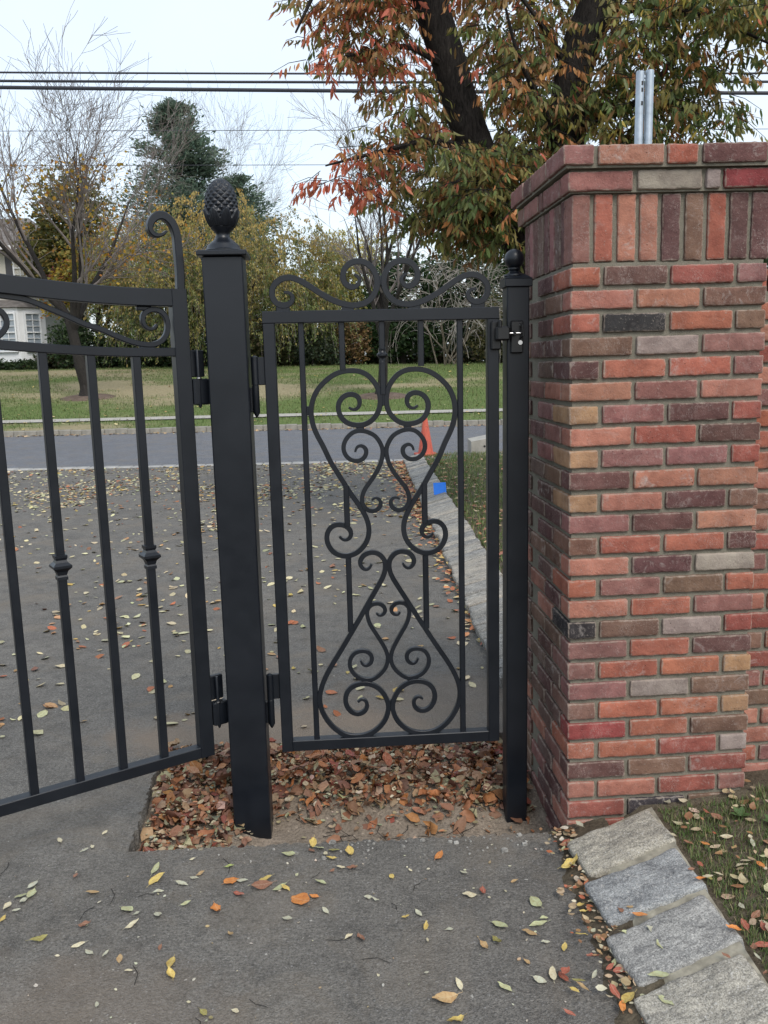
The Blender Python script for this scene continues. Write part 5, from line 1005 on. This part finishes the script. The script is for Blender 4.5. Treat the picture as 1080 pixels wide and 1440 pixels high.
#        centre                radii              n    red ora bro oli gre yel
LOBES = [((.10, 7.6, 4.50), (.70, .7, .52), 230, (3, 3, 3, 2, .6, 0)), ((.55, 7.9, 4.55), (1.20, 1.0, .72), 470, (1.4, 2.2, 4, 4, 2, 0)), ((1.25, 7.8, 3.75), (.95, .9, .75), 560, (.3, 1.4, 4, 6, 3, 0)), ((.70, 7.45, 2.98), (.74, .70, .46), 520, (.2, 1.0, 3, 7, 5, 0)), ((1.10, 7.3, 2.78), (.62, .6, .36), 300, (.2, 1.0, 2.4, 6, 5, 0)), ((.35, 7.6, 3.55), (.50, .6, .35), 120, (.8, 2, 3, 6, 3, 0)),
         ((2.05, 7.6, 3.65), (.75, .8, .90), 430, (.1, 1.1, 2, 5, 5, 1)), ((2.0, 7.8, 4.6), (.9, .8, .5), 330, (.5, 1.8, 3, 5, 3, 1)), ((2.85, 7.4, 4.25), (.80, .8, .40), 260, (.1, .6, .6, 4, 5, 2)), ((2.6, 7.5, 3.50), (.42, .6, .46), 180, (.05, 1.0, .8, 3, 6, .5)), ((3.6, 7.5, 4.5), (.65, .7, .36), 140, (.1, .3, .5, 4, 4, 2)),
         ((-.10, 7.2, 3.15), (.40, .3, .17), 20, (8, 2, .3, 0, 0, 0)), ((-.30, 7.2, 3.00), (.20, .2, .04), 9, (8, 2, 0, 0, 0, 0)), ((-.05, 7.2, 2.92), (.14, .2, .05), 6, (8, 2, 0, 0, 0, 0)), ((.0, 7.3, 3.92), (.38, .4, .30), 46, (5, 3, 3, 2, .5, 0)), ((-.38, 7.25, 3.84), (.18, .3, .15), 14, (7, 2, 1, .3, 0, 0)),
         ((.9, 8.0, 6.0), (2.4, 1.8, 1.1), 420, (2, 3, 3, 3, 2, 1)), ((3.4, 8.0, 5.8), (1.6, 1.5, .9), 180, (.3, 1, 1, 3, 4, 2)), ((1.6, 9.0, 4.2), (1.5, .8, 1.1), 100, (.6, 2, 3, 4, 3, .5))]
T1 = np.array([(3.30, .90), (3.64, .76), (4.04, .65), (4.56, .47)]); T2 = np.array([(3.50, 1.66), (3.92, 1.70), (4.25, 1.80), (4.6, 1.98)])
def on_stem(o):
    if o.y > 8.0: return False
    for T, zmin, keep in ((T1, 3.34, .03), (T2, 3.72, .25)):
        z = CAM_H + (o.z - .10 - CAM_H) * 7.8 / o.y                  # where the spray would hang against the stem
        if zmin < z < 4.8 and abs(o.x * 7.8 / o.y - np.interp(z, T[:, 0], T[:, 1])) < .27: return r.random() > keep
    return False
P = []; D = []; S = []; C = []
for c, rad, n, wt in LOBES:
    wt = np.array(wt, float); 
    for k in range(int(n * 1.25)):
        d = Vector((r.gauss(0, 1), r.gauss(0, 1), r.gauss(0, 1))).normalized(); q = r.random() ** (1 / 2.4)
        o = Vector(c) + Vector((d.x * rad[0], d.y * rad[1], d.z * rad[2])) * q
        if mnoise.noise(o * 1.7) + .6 * mnoise.noise(o * 4.1) < -.24 or on_stem(o): continue
        a = r.uniform(0, 6.283); tw = Vector((math.cos(a), math.sin(a), r.uniform(-.55, .15))).normalized(); L = r.uniform(.14, .34)
        m = r.randint(8, 14); e = o + tw * L + Vector((0, 0, -.05))
        bb.tube(rel([o, o + tw * L * .5, e]), [.004, .003, .002], 3, cap=False)
        main = rng.choice(6, p=wt / wt.sum())
        for i in range(m):
            f = (i + .5) / m; p = o + (e - o) * f; side = 1 if i % 2 else -1
            dd = tw * .35 + Vector((-tw.y, tw.x, 0)) * side * r.uniform(.1, .7) + Vector((r.gauss(0, .2), r.gauss(0, .2), -r.uniform(.35, 1.4)))
            P.append(tuple(p - A0)); D.append(tuple(dd)); S.append(r.uniform(.046, .098) if r.random() < .85 else r.uniform(.09, .120)); C.append(main if r.random() < .72 else rng.choice(6, p=wt / wt.sum()))
obj('branches', bb.mesh('branches', M['bark_dark']), at)
P = np.array(P); D = unit(np.array(D)); S = np.array(S); C = palv[np.array(C)]
C = np.clip(C * (.78 + .5 * rng.random((len(P), 1))) * (1 + .1 * (rng.random((len(P), 3)) * 2 - 1)), 0, 1)
W_ = P + np.array(A0); dist = np.linalg.norm(W_ - np.array([0, 0, CAM_H]), axis=1)
pxx = 540 + 1200 * W_[:, 0] / (W_[:, 1] * math.cos(PITCH)); elev = np.degrees(np.arctan2(W_[:, 2] - CAM_H, W_[:, 1]))
vis = (elev > 9) & (elev < 20.5) & (W_[:, 0] / W_[:, 1] < .43)
big = np.where(vis)[0]; big = big[np.argsort((dist / S)[big])][:300]
rest = np.setdiff1d(np.arange(len(P)), big)
TL = [leaf_template(.74, .0, .25, .22), leaf_template(.66, .0, .40, .38), leaf_template(.80, .12, .15, .10, .7)]
V_, F_, C_ = [], [], []; off = 0
for k in range(3):
    ii = rest[k::3]; ax, ay, az = frames(D[ii], rng.random(len(ii)) * 6.28)
    v, f = scatter(TL[k], LF, P[ii], ax, ay, az, S[ii]); V_.append(v); F_.append(f + off); off += len(v); C_.append(np.repeat(C[ii], 10, 0))
obj('crown', mesh_np('crown', np.vstack(V_), np.vstack(F_), M['leaf_t'], np.vstack(C_)), at, kind='stuff')
tl = [mesh_np('leaf', t, LF, M['leaf_to'], None, True) for t in TL]
ax, ay, az = frames(D[big], rng.random(len(big)) * 6.28)
for k, i in enumerate(big):
    mt = Matrix((ax[k], ay[k], az[k])).transposed().to_4x4() @ Matrix.Scale(float(S[i]), 4); mt.translation = Vector(P[i])
    o = obj('leaf', tl[k % 3], at, color=tuple(C[i])); o.matrix_basis = mt

# ------------------------------------------------------------------ grass
def blades(name, pts, hlo, hhi, wdt, pal, kind='stuff'):
    n = len(pts); T = np.array([(-.5, 0, 0), (.5, 0, 0), (-.36, .16, .55), (.36, .16, .55), (0, .48, 1)], float); FT = np.array([(0, 1, 3), (0, 3, 2), (2, 3, 4)])
    a = rng.random(n) * 6.28; ax = np.stack([np.cos(a), np.sin(a), 0 * a], 1); ay = np.stack([-np.sin(a), np.cos(a), 0 * a], 1); az = np.tile([0, 0, 1.0], (n, 1))
    h = hlo + (hhi - hlo) * rng.random(n); tilt = rng.random(n) * 1.3
    k = 5; V = np.zeros((n, k, 3))
    for i, (x, y, z) in enumerate(T): V[:, i] = pts + ax * (x * wdt) + ay * (y * h * (0.4 + tilt))[:, None] + az * (z * h * np.cos(tilt * .55))[:, None]
    F = (FT[None] + (np.arange(n) * k)[:, None, None]).reshape(-1, 3)
    return obj(name, mesh_np(name, V.reshape(-1, 3), F, M['blade'], np.repeat(pick(pal, n), k, 0)), kind=kind)
GPAL = [((.115, .180, .055), 4), ((.155, .225, .072), 3), ((.23, .24, .10), 1.6), ((.36, .31, .18), 1.2)]
def grass_pts(n, x0, x1, y0, y1, thr, sc):
    o = []
    while len(o) < n:
        x = rnd.uniform(x0, x1); y = rnd.uniform(y0, y1)
        if x < kx(y) + .285: continue
        if PY - .01 < y < PY + .62 and x < PX + .62: continue
        if y > PY + .1 and y < PY + .4: continue
        if nz3(x * sc, y * sc, 9) + .5 * nz3(x * sc * 3, y * sc * 3, 2) + rnd.uniform(-.25, .25) > thr: o.append((x, y, lawn_z(x, y) - .003))
    return np.array(o)
blades('grass', grass_pts(27000, .86, 1.75, .9, 2.62, -.16, 2.9), .010, .031, .0029, GPAL)
blades('grass', grass_pts(42000, .65, 3.6, 3.4, 13.4, -.42, .9), .03, .075, .007, GPAL)
blades('lawn_blades', np.array([(x, y, far_z(x, y) - .01) for x, y in zip(rng.uniform(-19, 13, 60000), 22.9 + 22.5 * rng.random(60000) ** .85) if not 25.2 < y < 26.6 and dryness(x, y) < .55 + .3 * rnd.random()]), .05, .13, .018, [((.105, .155, .048), 4), ((.16, .20, .07), 3), ((.24, .24, .12), 1.5)])
for i, (x, y) in enumerate(((1.165, 2.40), (1.09, 2.46), (1.215, 2.34))):       # broad-leaved weeds at the foot of the pillar
    wt = thing('weed', ('middle', 'farthest', 'rightmost')[i] + ' of three small bright green weeds in the grass by the pillar foot', 'weed', (x, y, lawn_z(x, y)), group='weeds at the pillar foot')
    for k in range(6):
        a = k * 1.05 + i; me = mesh_np('weed_leaf', leaf_template(1.5, .2, .2, .1), LF, M['leaf_to'], None, True)
        obj('leaf', me, wt, (0, 0, .006), (0, -R(rnd.uniform(12, 45)), a), (.10, .19, .065)).scale = (.036, .036, .036)

# ------------------------------------------------------------------ fallen leaves
PF = dict(O=(.56, .22, .060), R=(.33, .105, .070), B=(.25, .125, .080), Y=(.54, .42, .130), V=(.28, .26, .085), G=(.42, .45, .26), L=(.40, .48, .16), C=(.56, .52, .36), P=(.42, .43, .33), T=(.43, .30, .150))
TN = dict(O='orange', R='red brown', B='brown', Y='yellow', V='olive', G='pale green', L='bright lime green', C='cream', P='grey green', T='tan')
FLM = [leaf_template(w_, c, f, 0, t) for w_, c, f, t in ((1.35, .22, .15, .0), (1.6, .45, .25, .3), (1.2, -.22, .12, .3), (1.45, .65, .4, .2), (1.8, .18, .1, -.3), (1.4, .8, .2, .7), (1.2, .15, .3, 0))]
def fl_mesh(i, seed):
    q = random.Random(900 + seed); flat = i in (0, 2, 4, 6)
    wd = q.uniform(.19, .27); pk = q.uniform(.38, .52); xs_ = [0, .05, .13, .24, .37, .50, .63, .76, .88, .96, 1.0]
    curl = q.uniform(-.2, .3) if flat else q.uniform(.3, .9); fold = q.uniform(.05, .25) if flat else q.uniform(.2, .6); tw = q.uniform(-.3, .3) if flat else q.uniform(-.9, .9); bend = q.uniform(-.10, .10); cr = .018 if flat else .055
    V = []; F = []
    for n_, x in enumerate(xs_):
        prof = (math.sin(math.pi * x ** (math.log(.5) / math.log(pk))) ** .85) * wd if 0 < x < 1 else 0
        yc = bend * math.sin(math.pi * x)
        for k in (-1, -.5, 0, .5, 1):
            y = prof * k * (1 + (.10 * q.uniform(-1, 1) if abs(k) == 1 else 0)); z = abs(y) * fold + curl * (x - .45) ** 2 + cr * q.uniform(-1, 1) * (1 if prof else 0) + .03 * abs(k) * math.sin(9 * x + seed)
            c_, s_ = math.cos(tw * (x - .5)), math.sin(tw * (x - .5)); V.append((x - .5, yc + y * c_ - z * s_, y * s_ + z * c_))
    for n_ in range(len(xs_) - 1):
        for k in range(4): F.append((n_ * 5 + k, n_ * 5 + 5 + k, n_ * 5 + 6 + k, n_ * 5 + 1 + k))
    mz = min(v[2] for v in V); V = [(x, y, z - mz) for x, y, z in V]; o = len(V); z0 = V[2][2]
    V += [(-.5, .011, z0), (-.5, -.011, z0), (-.70, -.03, z0 + .02), (-.70, -.012, z0 + .02)]; F.append((o, o + 1, o + 2, o + 3))
    return mesh_np('leaf_blade', V, F, M['leaf_o'], None, True)
FLI = [fl_mesh(i % 7, i) for i in range(21)]
FLAT = [i for i in range(21) if i % 7 in (0, 2, 4, 6)]
UNIQUE = {}
def fallen(x, y, z, size, code, label, group, k=1.0, tilt=8):
    c = PF[code]; v = rnd.uniform(.85, 1.12) * k; i = rnd.choice(FLAT) if code in 'GPLC' else rnd.randrange(21)
    o = obj('fallen_leaf', FLI[i], None, (x, y, z + .001), (R(rnd.gauss(0, tilt)), R(rnd.gauss(0, tilt)), rnd.uniform(0, 6.283)), tuple(min(1, q * v) for q in c), label=label, category='fallen leaf')
    if group: o['group'] = group
    o.scale = (size, size * rnd.uniform(.8, 1.15), size * rnd.uniform(.5, 1.1)); return o
PLACE = dict(a=('', 'fallen leaves on the near asphalt'), g=('', 'fallen leaves in the gutter'), k=('', 'fallen leaves on the kerb and grass'))
SOLO = {0: 'round bright orange leaf on the asphalt in front of the thick post', 1: 'curled brown leaf right of the round orange leaf on the asphalt', 3: 'long orange leaf a little below the round orange one on the asphalt', 4: 'pale yellow leaf on the asphalt left of the round orange leaf', 6: 'small lime green leaf upright at the asphalt edge before the thick post'}
def zone(x, y, pl):
    if pl == 'g': return 'in the dirt gutter beside the near kerb'
    if pl == 'k':
        if x > kx(y) + .28: return 'on the thin grass beyond the near kerb'
        j = min(range(7), key=lambda q: abs(near[q][0] - y)); return 'on the %s granite kerb block from the pillar' % ('first', 'second', 'third', 'fourth', 'fifth', 'sixth', 'seventh')[j]
    if y < 1.75: return 'on the asphalt closest to the camera'
    if x < -.78: return 'on the asphalt below the large gate'
    if x < -.30: return 'on the asphalt before the thick post'
    if x < .25: return 'on the asphalt before the narrow gate'
    return 'on the asphalt before the brick pillar'
ORD = ('leftmost', 'second from left', 'third from left', 'fourth from left', 'fifth from left', 'sixth from left', 'seventh from left', 'eighth from left', 'ninth from left', 'tenth from left', 'eleventh from left', 'twelfth from left')
fam = {}
for i, (x, y, z, s, c, pl) in enumerate(LEAVES):
    if i not in SOLO: fam.setdefault((TN[c], zone(x, y, pl)), []).append((x / y, i))
LAB = dict(SOLO)
for (tone, zn), L in fam.items():
    L.sort()
    for k, (_, i) in enumerate(L):
        LAB[i] = '%s fallen leaf %s' % (tone, zn) if len(L) == 1 else ('%s %s leaf of two %s' % (('left', 'right')[k], tone, zn) if len(L) == 2 else '%s of %s leaves %s' % (ORD[k], tone, zn))
for i, (x, y, z, s, c, pl) in enumerate(LEAVES):
    if pl != 'a': z = (lawn_z(x, y) + .012) if x > kx(y) + .28 else (z if x > kx(y) + .01 else .020)
    fallen(x, y, z, s * 1.0, c, LAB[i], PLACE[pl][1])

CRUMP = []
for i in range(14):
    t = leaf_template(rnd.uniform(1.2, 1.9), rnd.uniform(-.6, 1.4), rnd.uniform(-.3, .8), 0, rnd.uniform(-1.4, 1.4)); t[:, 0] -= .5
    t[:, 2] += .09 * rng.normal(size=10); t[:, 1] += .05 * rng.normal(size=10); CRUMP.append(t)
# pit: heap of dry leaves
def pit_points(n):
    o = []
    while len(o) < n:
        x = rnd.uniform(-.93, .52); y = rnd.uniform(2.56, 3.30)
        if x < -.853 - .1 * (y - 2.53) + .02: continue
        if rnd.random() < heap(x, y)[1] + .035: o.append((x, y))
    return o
PITP = [((.25, .125, .075), 4), ((.32, .135, .066), 4), ((.19, .095, .064), 3), ((.33, .215, .13), 2.2), ((.40, .17, .06), 1.5), ((.28, .085, .06), 1), ((.34, .32, .20), 1.6), ((.47, .34, .24), 1)]
pp = pit_points(2300); n = len(pp)
PT = np.array([(x, y, pit_z(x, y) + rnd.uniform(.002, .036) * (0.35 + 1.2 * heap(x, y)[0])) for x, y in pp])
sz = np.array([rnd.uniform(.024, .064) if rnd.random() < .92 else rnd.uniform(.06, .085) for _ in pp]); sz[rng.random(n) < .3] *= .5
cc = pick(PITP, n) * .88; V_, F_, C_ = [], [], []; off = 0
top = np.argsort(-(PT[:, 2] + .4 * sz))[:60]; rest = np.setdiff1d(np.arange(n), top)
for k in range(14):
    ii = rest[k::14]; nrm = unit(np.stack([rng.normal(0, .65, len(ii)), rng.normal(-.1, .65, len(ii)), np.ones(len(ii))], 1)); a = rng.random(len(ii)) * 6.28
    d = np.stack([np.cos(a), np.sin(a), 0 * a], 1); d = unit(d - nrm * (d * nrm).sum(1, keepdims=True)); ay = np.cross(nrm, d)
    t = CRUMP[k]
    v, f = scatter(t, LF, PT[ii], d, ay, nrm, sz[ii]); V_.append(v); F_.append(f + off); off += len(v); C_.append(np.repeat(cc[ii], 10, 0))
obj('leaf_pile', mesh_np('leaf_pile', np.vstack(V_), np.vstack(F_), M['leaf_a'], np.vstack(C_)), label='heap of dry brown and red leaves filling the dug pit under the gates', category='leaf pile', kind='stuff')
o = pit_points(2600); o = np.array([(x, y, pit_z(x, y) + rnd.uniform(.004, .040) * (0.3 + 1.2 * heap(x, y)[0])) for x, y in o])
PIT_BITS = o
for i in top:
    x, y, z = PT[i]; c = cc[i]; side = 'left of the thick post' if x < -.47 else 'under the narrow gate'
    hue = 'red brown' if c[0] > 2.6 * c[1] else ('tan' if c[1] > .19 else 'brown')
    o = obj('fallen_leaf', FLI[rnd.randrange(21)], None, (x, y, z + .012), (R(rnd.gauss(0, 26)), R(rnd.gauss(-6, 26)), rnd.uniform(0, 6.28)), tuple(c), label='curled dry %s leaf atop the pit heap %s' % (hue, side), category='fallen leaf', group='%s leaves on the pit heap %s' % (hue, side))
    s = sz[i] * 1.15; o.scale = (s, s, s * 1.3)
x, y = -.80, 2.60; o = fallen(x, y, pit_z(x, y) + .03, .085, 'R', 'dark maroon leaf in the near left corner of the pit', None, .55)
x, y = -.62, 3.02; o = fallen(x, y, pit_z(x, y) + .05, .15, 'B', 'largest pale brown leaf standing up in the pit heap left of the thick post', None, 1.3); o.rotation_euler = (R(-50), R(20), R(70))

# leaf litter over the driveway, thicker towards the road and along the far kerb
def litter(name, label, pts, slo, shi, pal, cat='leaf litter'):
    n = len(pts); V_, F_, C_ = [], [], []; off = 0; cc = pick(pal, n)
    for k in range(7):
        ii = np.arange(n)[k::7]; nrm = unit(np.stack([rng.normal(0, .18, len(ii)), rng.normal(0, .18, len(ii)), np.ones(len(ii))], 1)); a = rng.random(len(ii)) * 6.28
        d = np.stack([np.cos(a), np.sin(a), 0 * a], 1); d = unit(d - nrm * (d * nrm).sum(1, keepdims=True)); ay = np.cross(nrm, d)
        t = FLM[k].copy(); t[:, 0] -= .5; t[:, 2] -= t[:, 2].min(); t[:, 1] *= 1.2
        v, f = scatter(t, LF, pts[ii], d, ay, nrm, slo + (shi - slo) * rng.random(len(ii)) ** 1.5); V_.append(v); F_.append(f + off); off += len(v); C_.append(np.repeat(cc[ii], 10, 0))
    return obj(name, mesh_np(name, np.vstack(V_), np.vstack(F_), M['leaf_a'], np.vstack(C_)), label=label, category=cat, kind='stuff')
LPAL = [((.54, .49, .30), 4), ((.46, .43, .26), 3), ((.40, .36, .22), 2), ((.50, .36, .11), 1.3), ((.40, .24, .11), 1.6), ((.36, .13, .06), .8), ((.24, .13, .08), .8)]
o = []
while len(o) < 7400:
    x = rnd.uniform(-8.0, .6); y = rnd.uniform(3.35, 13.6)
    if x > kx(y) - .01: continue
    dens = .20 + .8 * smooth(6.5, 13, y); 
    if rnd.random() < dens * (0.22 + 1.9 * max(0, nz3(x * .9, y * .6) + .5 * nz3(x * 2.6, y * 1.6, 4) + .12)): o.append((x, y, .004))
litter('leaf_litter', 'scattered pale and orange leaves over the driveway behind the gates', np.array(o), .026, .078, LPAL)
o = []
while len(o) < 1300:
    y = rnd.uniform(4.2, 13.5)
    if rnd.random() > smooth(4.0, 9.5, y) + .12: continue
    x = kx(y) - abs(rnd.gauss(0, .05 + .05 * (y - 4) / 4)) + .03
    o.append((x, y, .008 + rnd.random() * .02))
litter('leaf_litter', 'red and orange leaves banked along the foot of the far stretch of kerb', np.array(o), .03, .075, [((.42, .15, .07), 4), ((.50, .24, .10), 3), ((.50, .36, .16), 2), ((.28, .13, .08), 2), ((.5, .44, .24), 2)])
o = []
while len(o) < 800:
    y = rnd.uniform(3.5, 13.3); x = kx(y) + .30 + abs(rnd.gauss(0, .45)) * (1 if rnd.random() < .6 else 4)
    o.append((x, y, lawn_z(x, y) + .02))
litter('leaf_litter', 'brown and red leaves strewn on the grass right of the far stretch of kerb', np.array(o), .03, .08, [((.36, .15, .09), 4), ((.30, .13, .08), 3), ((.46, .32, .18), 2), ((.5, .40, .26), 1)])
o = []
while len(o) < 480:
    y = rnd.uniform(1.2, 2.66); x = rnd.uniform(kx(y) + .31, 1.7)
    o.append((x, y, lawn_z(x, y) + .006 + rnd.random() * .012))
litter('leaf_litter', 'small tan and brown leaf scraps in the thin grass at right', np.array(o), .012, .045, [((.40, .31, .20), 4), ((.30, .17, .09), 3), ((.46, .40, .28), 2), ((.34, .12, .06), 1)])
o = []
while len(o) < 520:
    y = rnd.uniform(1.1, 2.58); x = kx(y) - abs(rnd.gauss(0, .05)) + .012 + (.02 if y < 1.95 else 0)
    o.append((x, y, .016 + rnd.random() * .014))
litter('leaf_litter', 'crumbled leaf bits in the gutter between asphalt and near kerb', np.array(o), .010, .032, [((.40, .31, .20), 4), ((.30, .17, .09), 3), ((.50, .46, .34), 3), ((.36, .12, .06), 1.5)])
o = [(rnd.uniform(-1.6, .56), rnd.uniform(1.05, 2.52), .003) for _ in range(330)]
litter('leaf_litter', 'tiny pale leaf crumbs speckling the near asphalt', np.array(o), .004, .014, [((.52, .49, .36), 4), ((.42, .40, .32), 3), ((.36, .28, .16), 2)])
o = []
while len(o) < 900:
    x = rnd.uniform(-16, 12); y = rnd.uniform(22.95, 44)
    o.append((x, y, far_z(x, y) + .03))
litter('leaf_litter', 'sparse yellow leaves over the far lawn', np.array(o), .06, .16, [((.48, .36, .13), 3), ((.36, .22, .09), 2), ((.5, .44, .24), 2)])
o = [(rnd.uniform(-18, 12), 22.62 - abs(rnd.gauss(0, .22)), -.095) for _ in range(900)]
litter('leaf_litter', 'dry leaves gathered in the gutter of the far kerb', np.array(o), .05, .12, [((.40, .27, .15), 3), ((.33, .20, .12), 2), ((.46, .38, .24), 2)])
litter('leaf_pile', 'crumbled small leaf fragments mixed through the pit heap', PIT_BITS, .008, .030, [((.34, .27, .17), 4), ((.30, .30, .20), 2.5), ((.26, .15, .09), 3), ((.40, .19, .09), 1.5), ((.50, .44, .32), 1.2)], 'leaf pile')
# fine twigs lying on the near asphalt and pit dirt
tw = MB()
for k in range(26):
    x = rnd.uniform(-1.3, .5); y = rnd.uniform(1.2, 2.45); a = rnd.uniform(0, 6.28); L = rnd.uniform(.03, .09)
    tw.tube([(x, y, .003), (x + L * .5 * math.cos(a), y + L * .5 * math.sin(a), .005), (x + L * math.cos(a + .3), y + L * math.sin(a + .3), .003)], .0009, 4)
for k in range(30):
    x = rnd.uniform(-.3, .45); y = rnd.uniform(2.64, 2.95); a = rnd.uniform(0, 6.28); L = rnd.uniform(.04, .10); z = pit_z(x, y) + .006
    tw.tube([(x, y, z), (x + L * .5 * math.cos(a), y + L * .5 * math.sin(a), z + .008), (x + L * math.cos(a + .4), y + L * math.sin(a + .4), z)], .0013, 4)
obj('twig_litter', tw.mesh('twig_litter', M['bark_dark']), label='thin dark twigs scattered over the asphalt and pit dirt', category='twigs', kind='stuff')
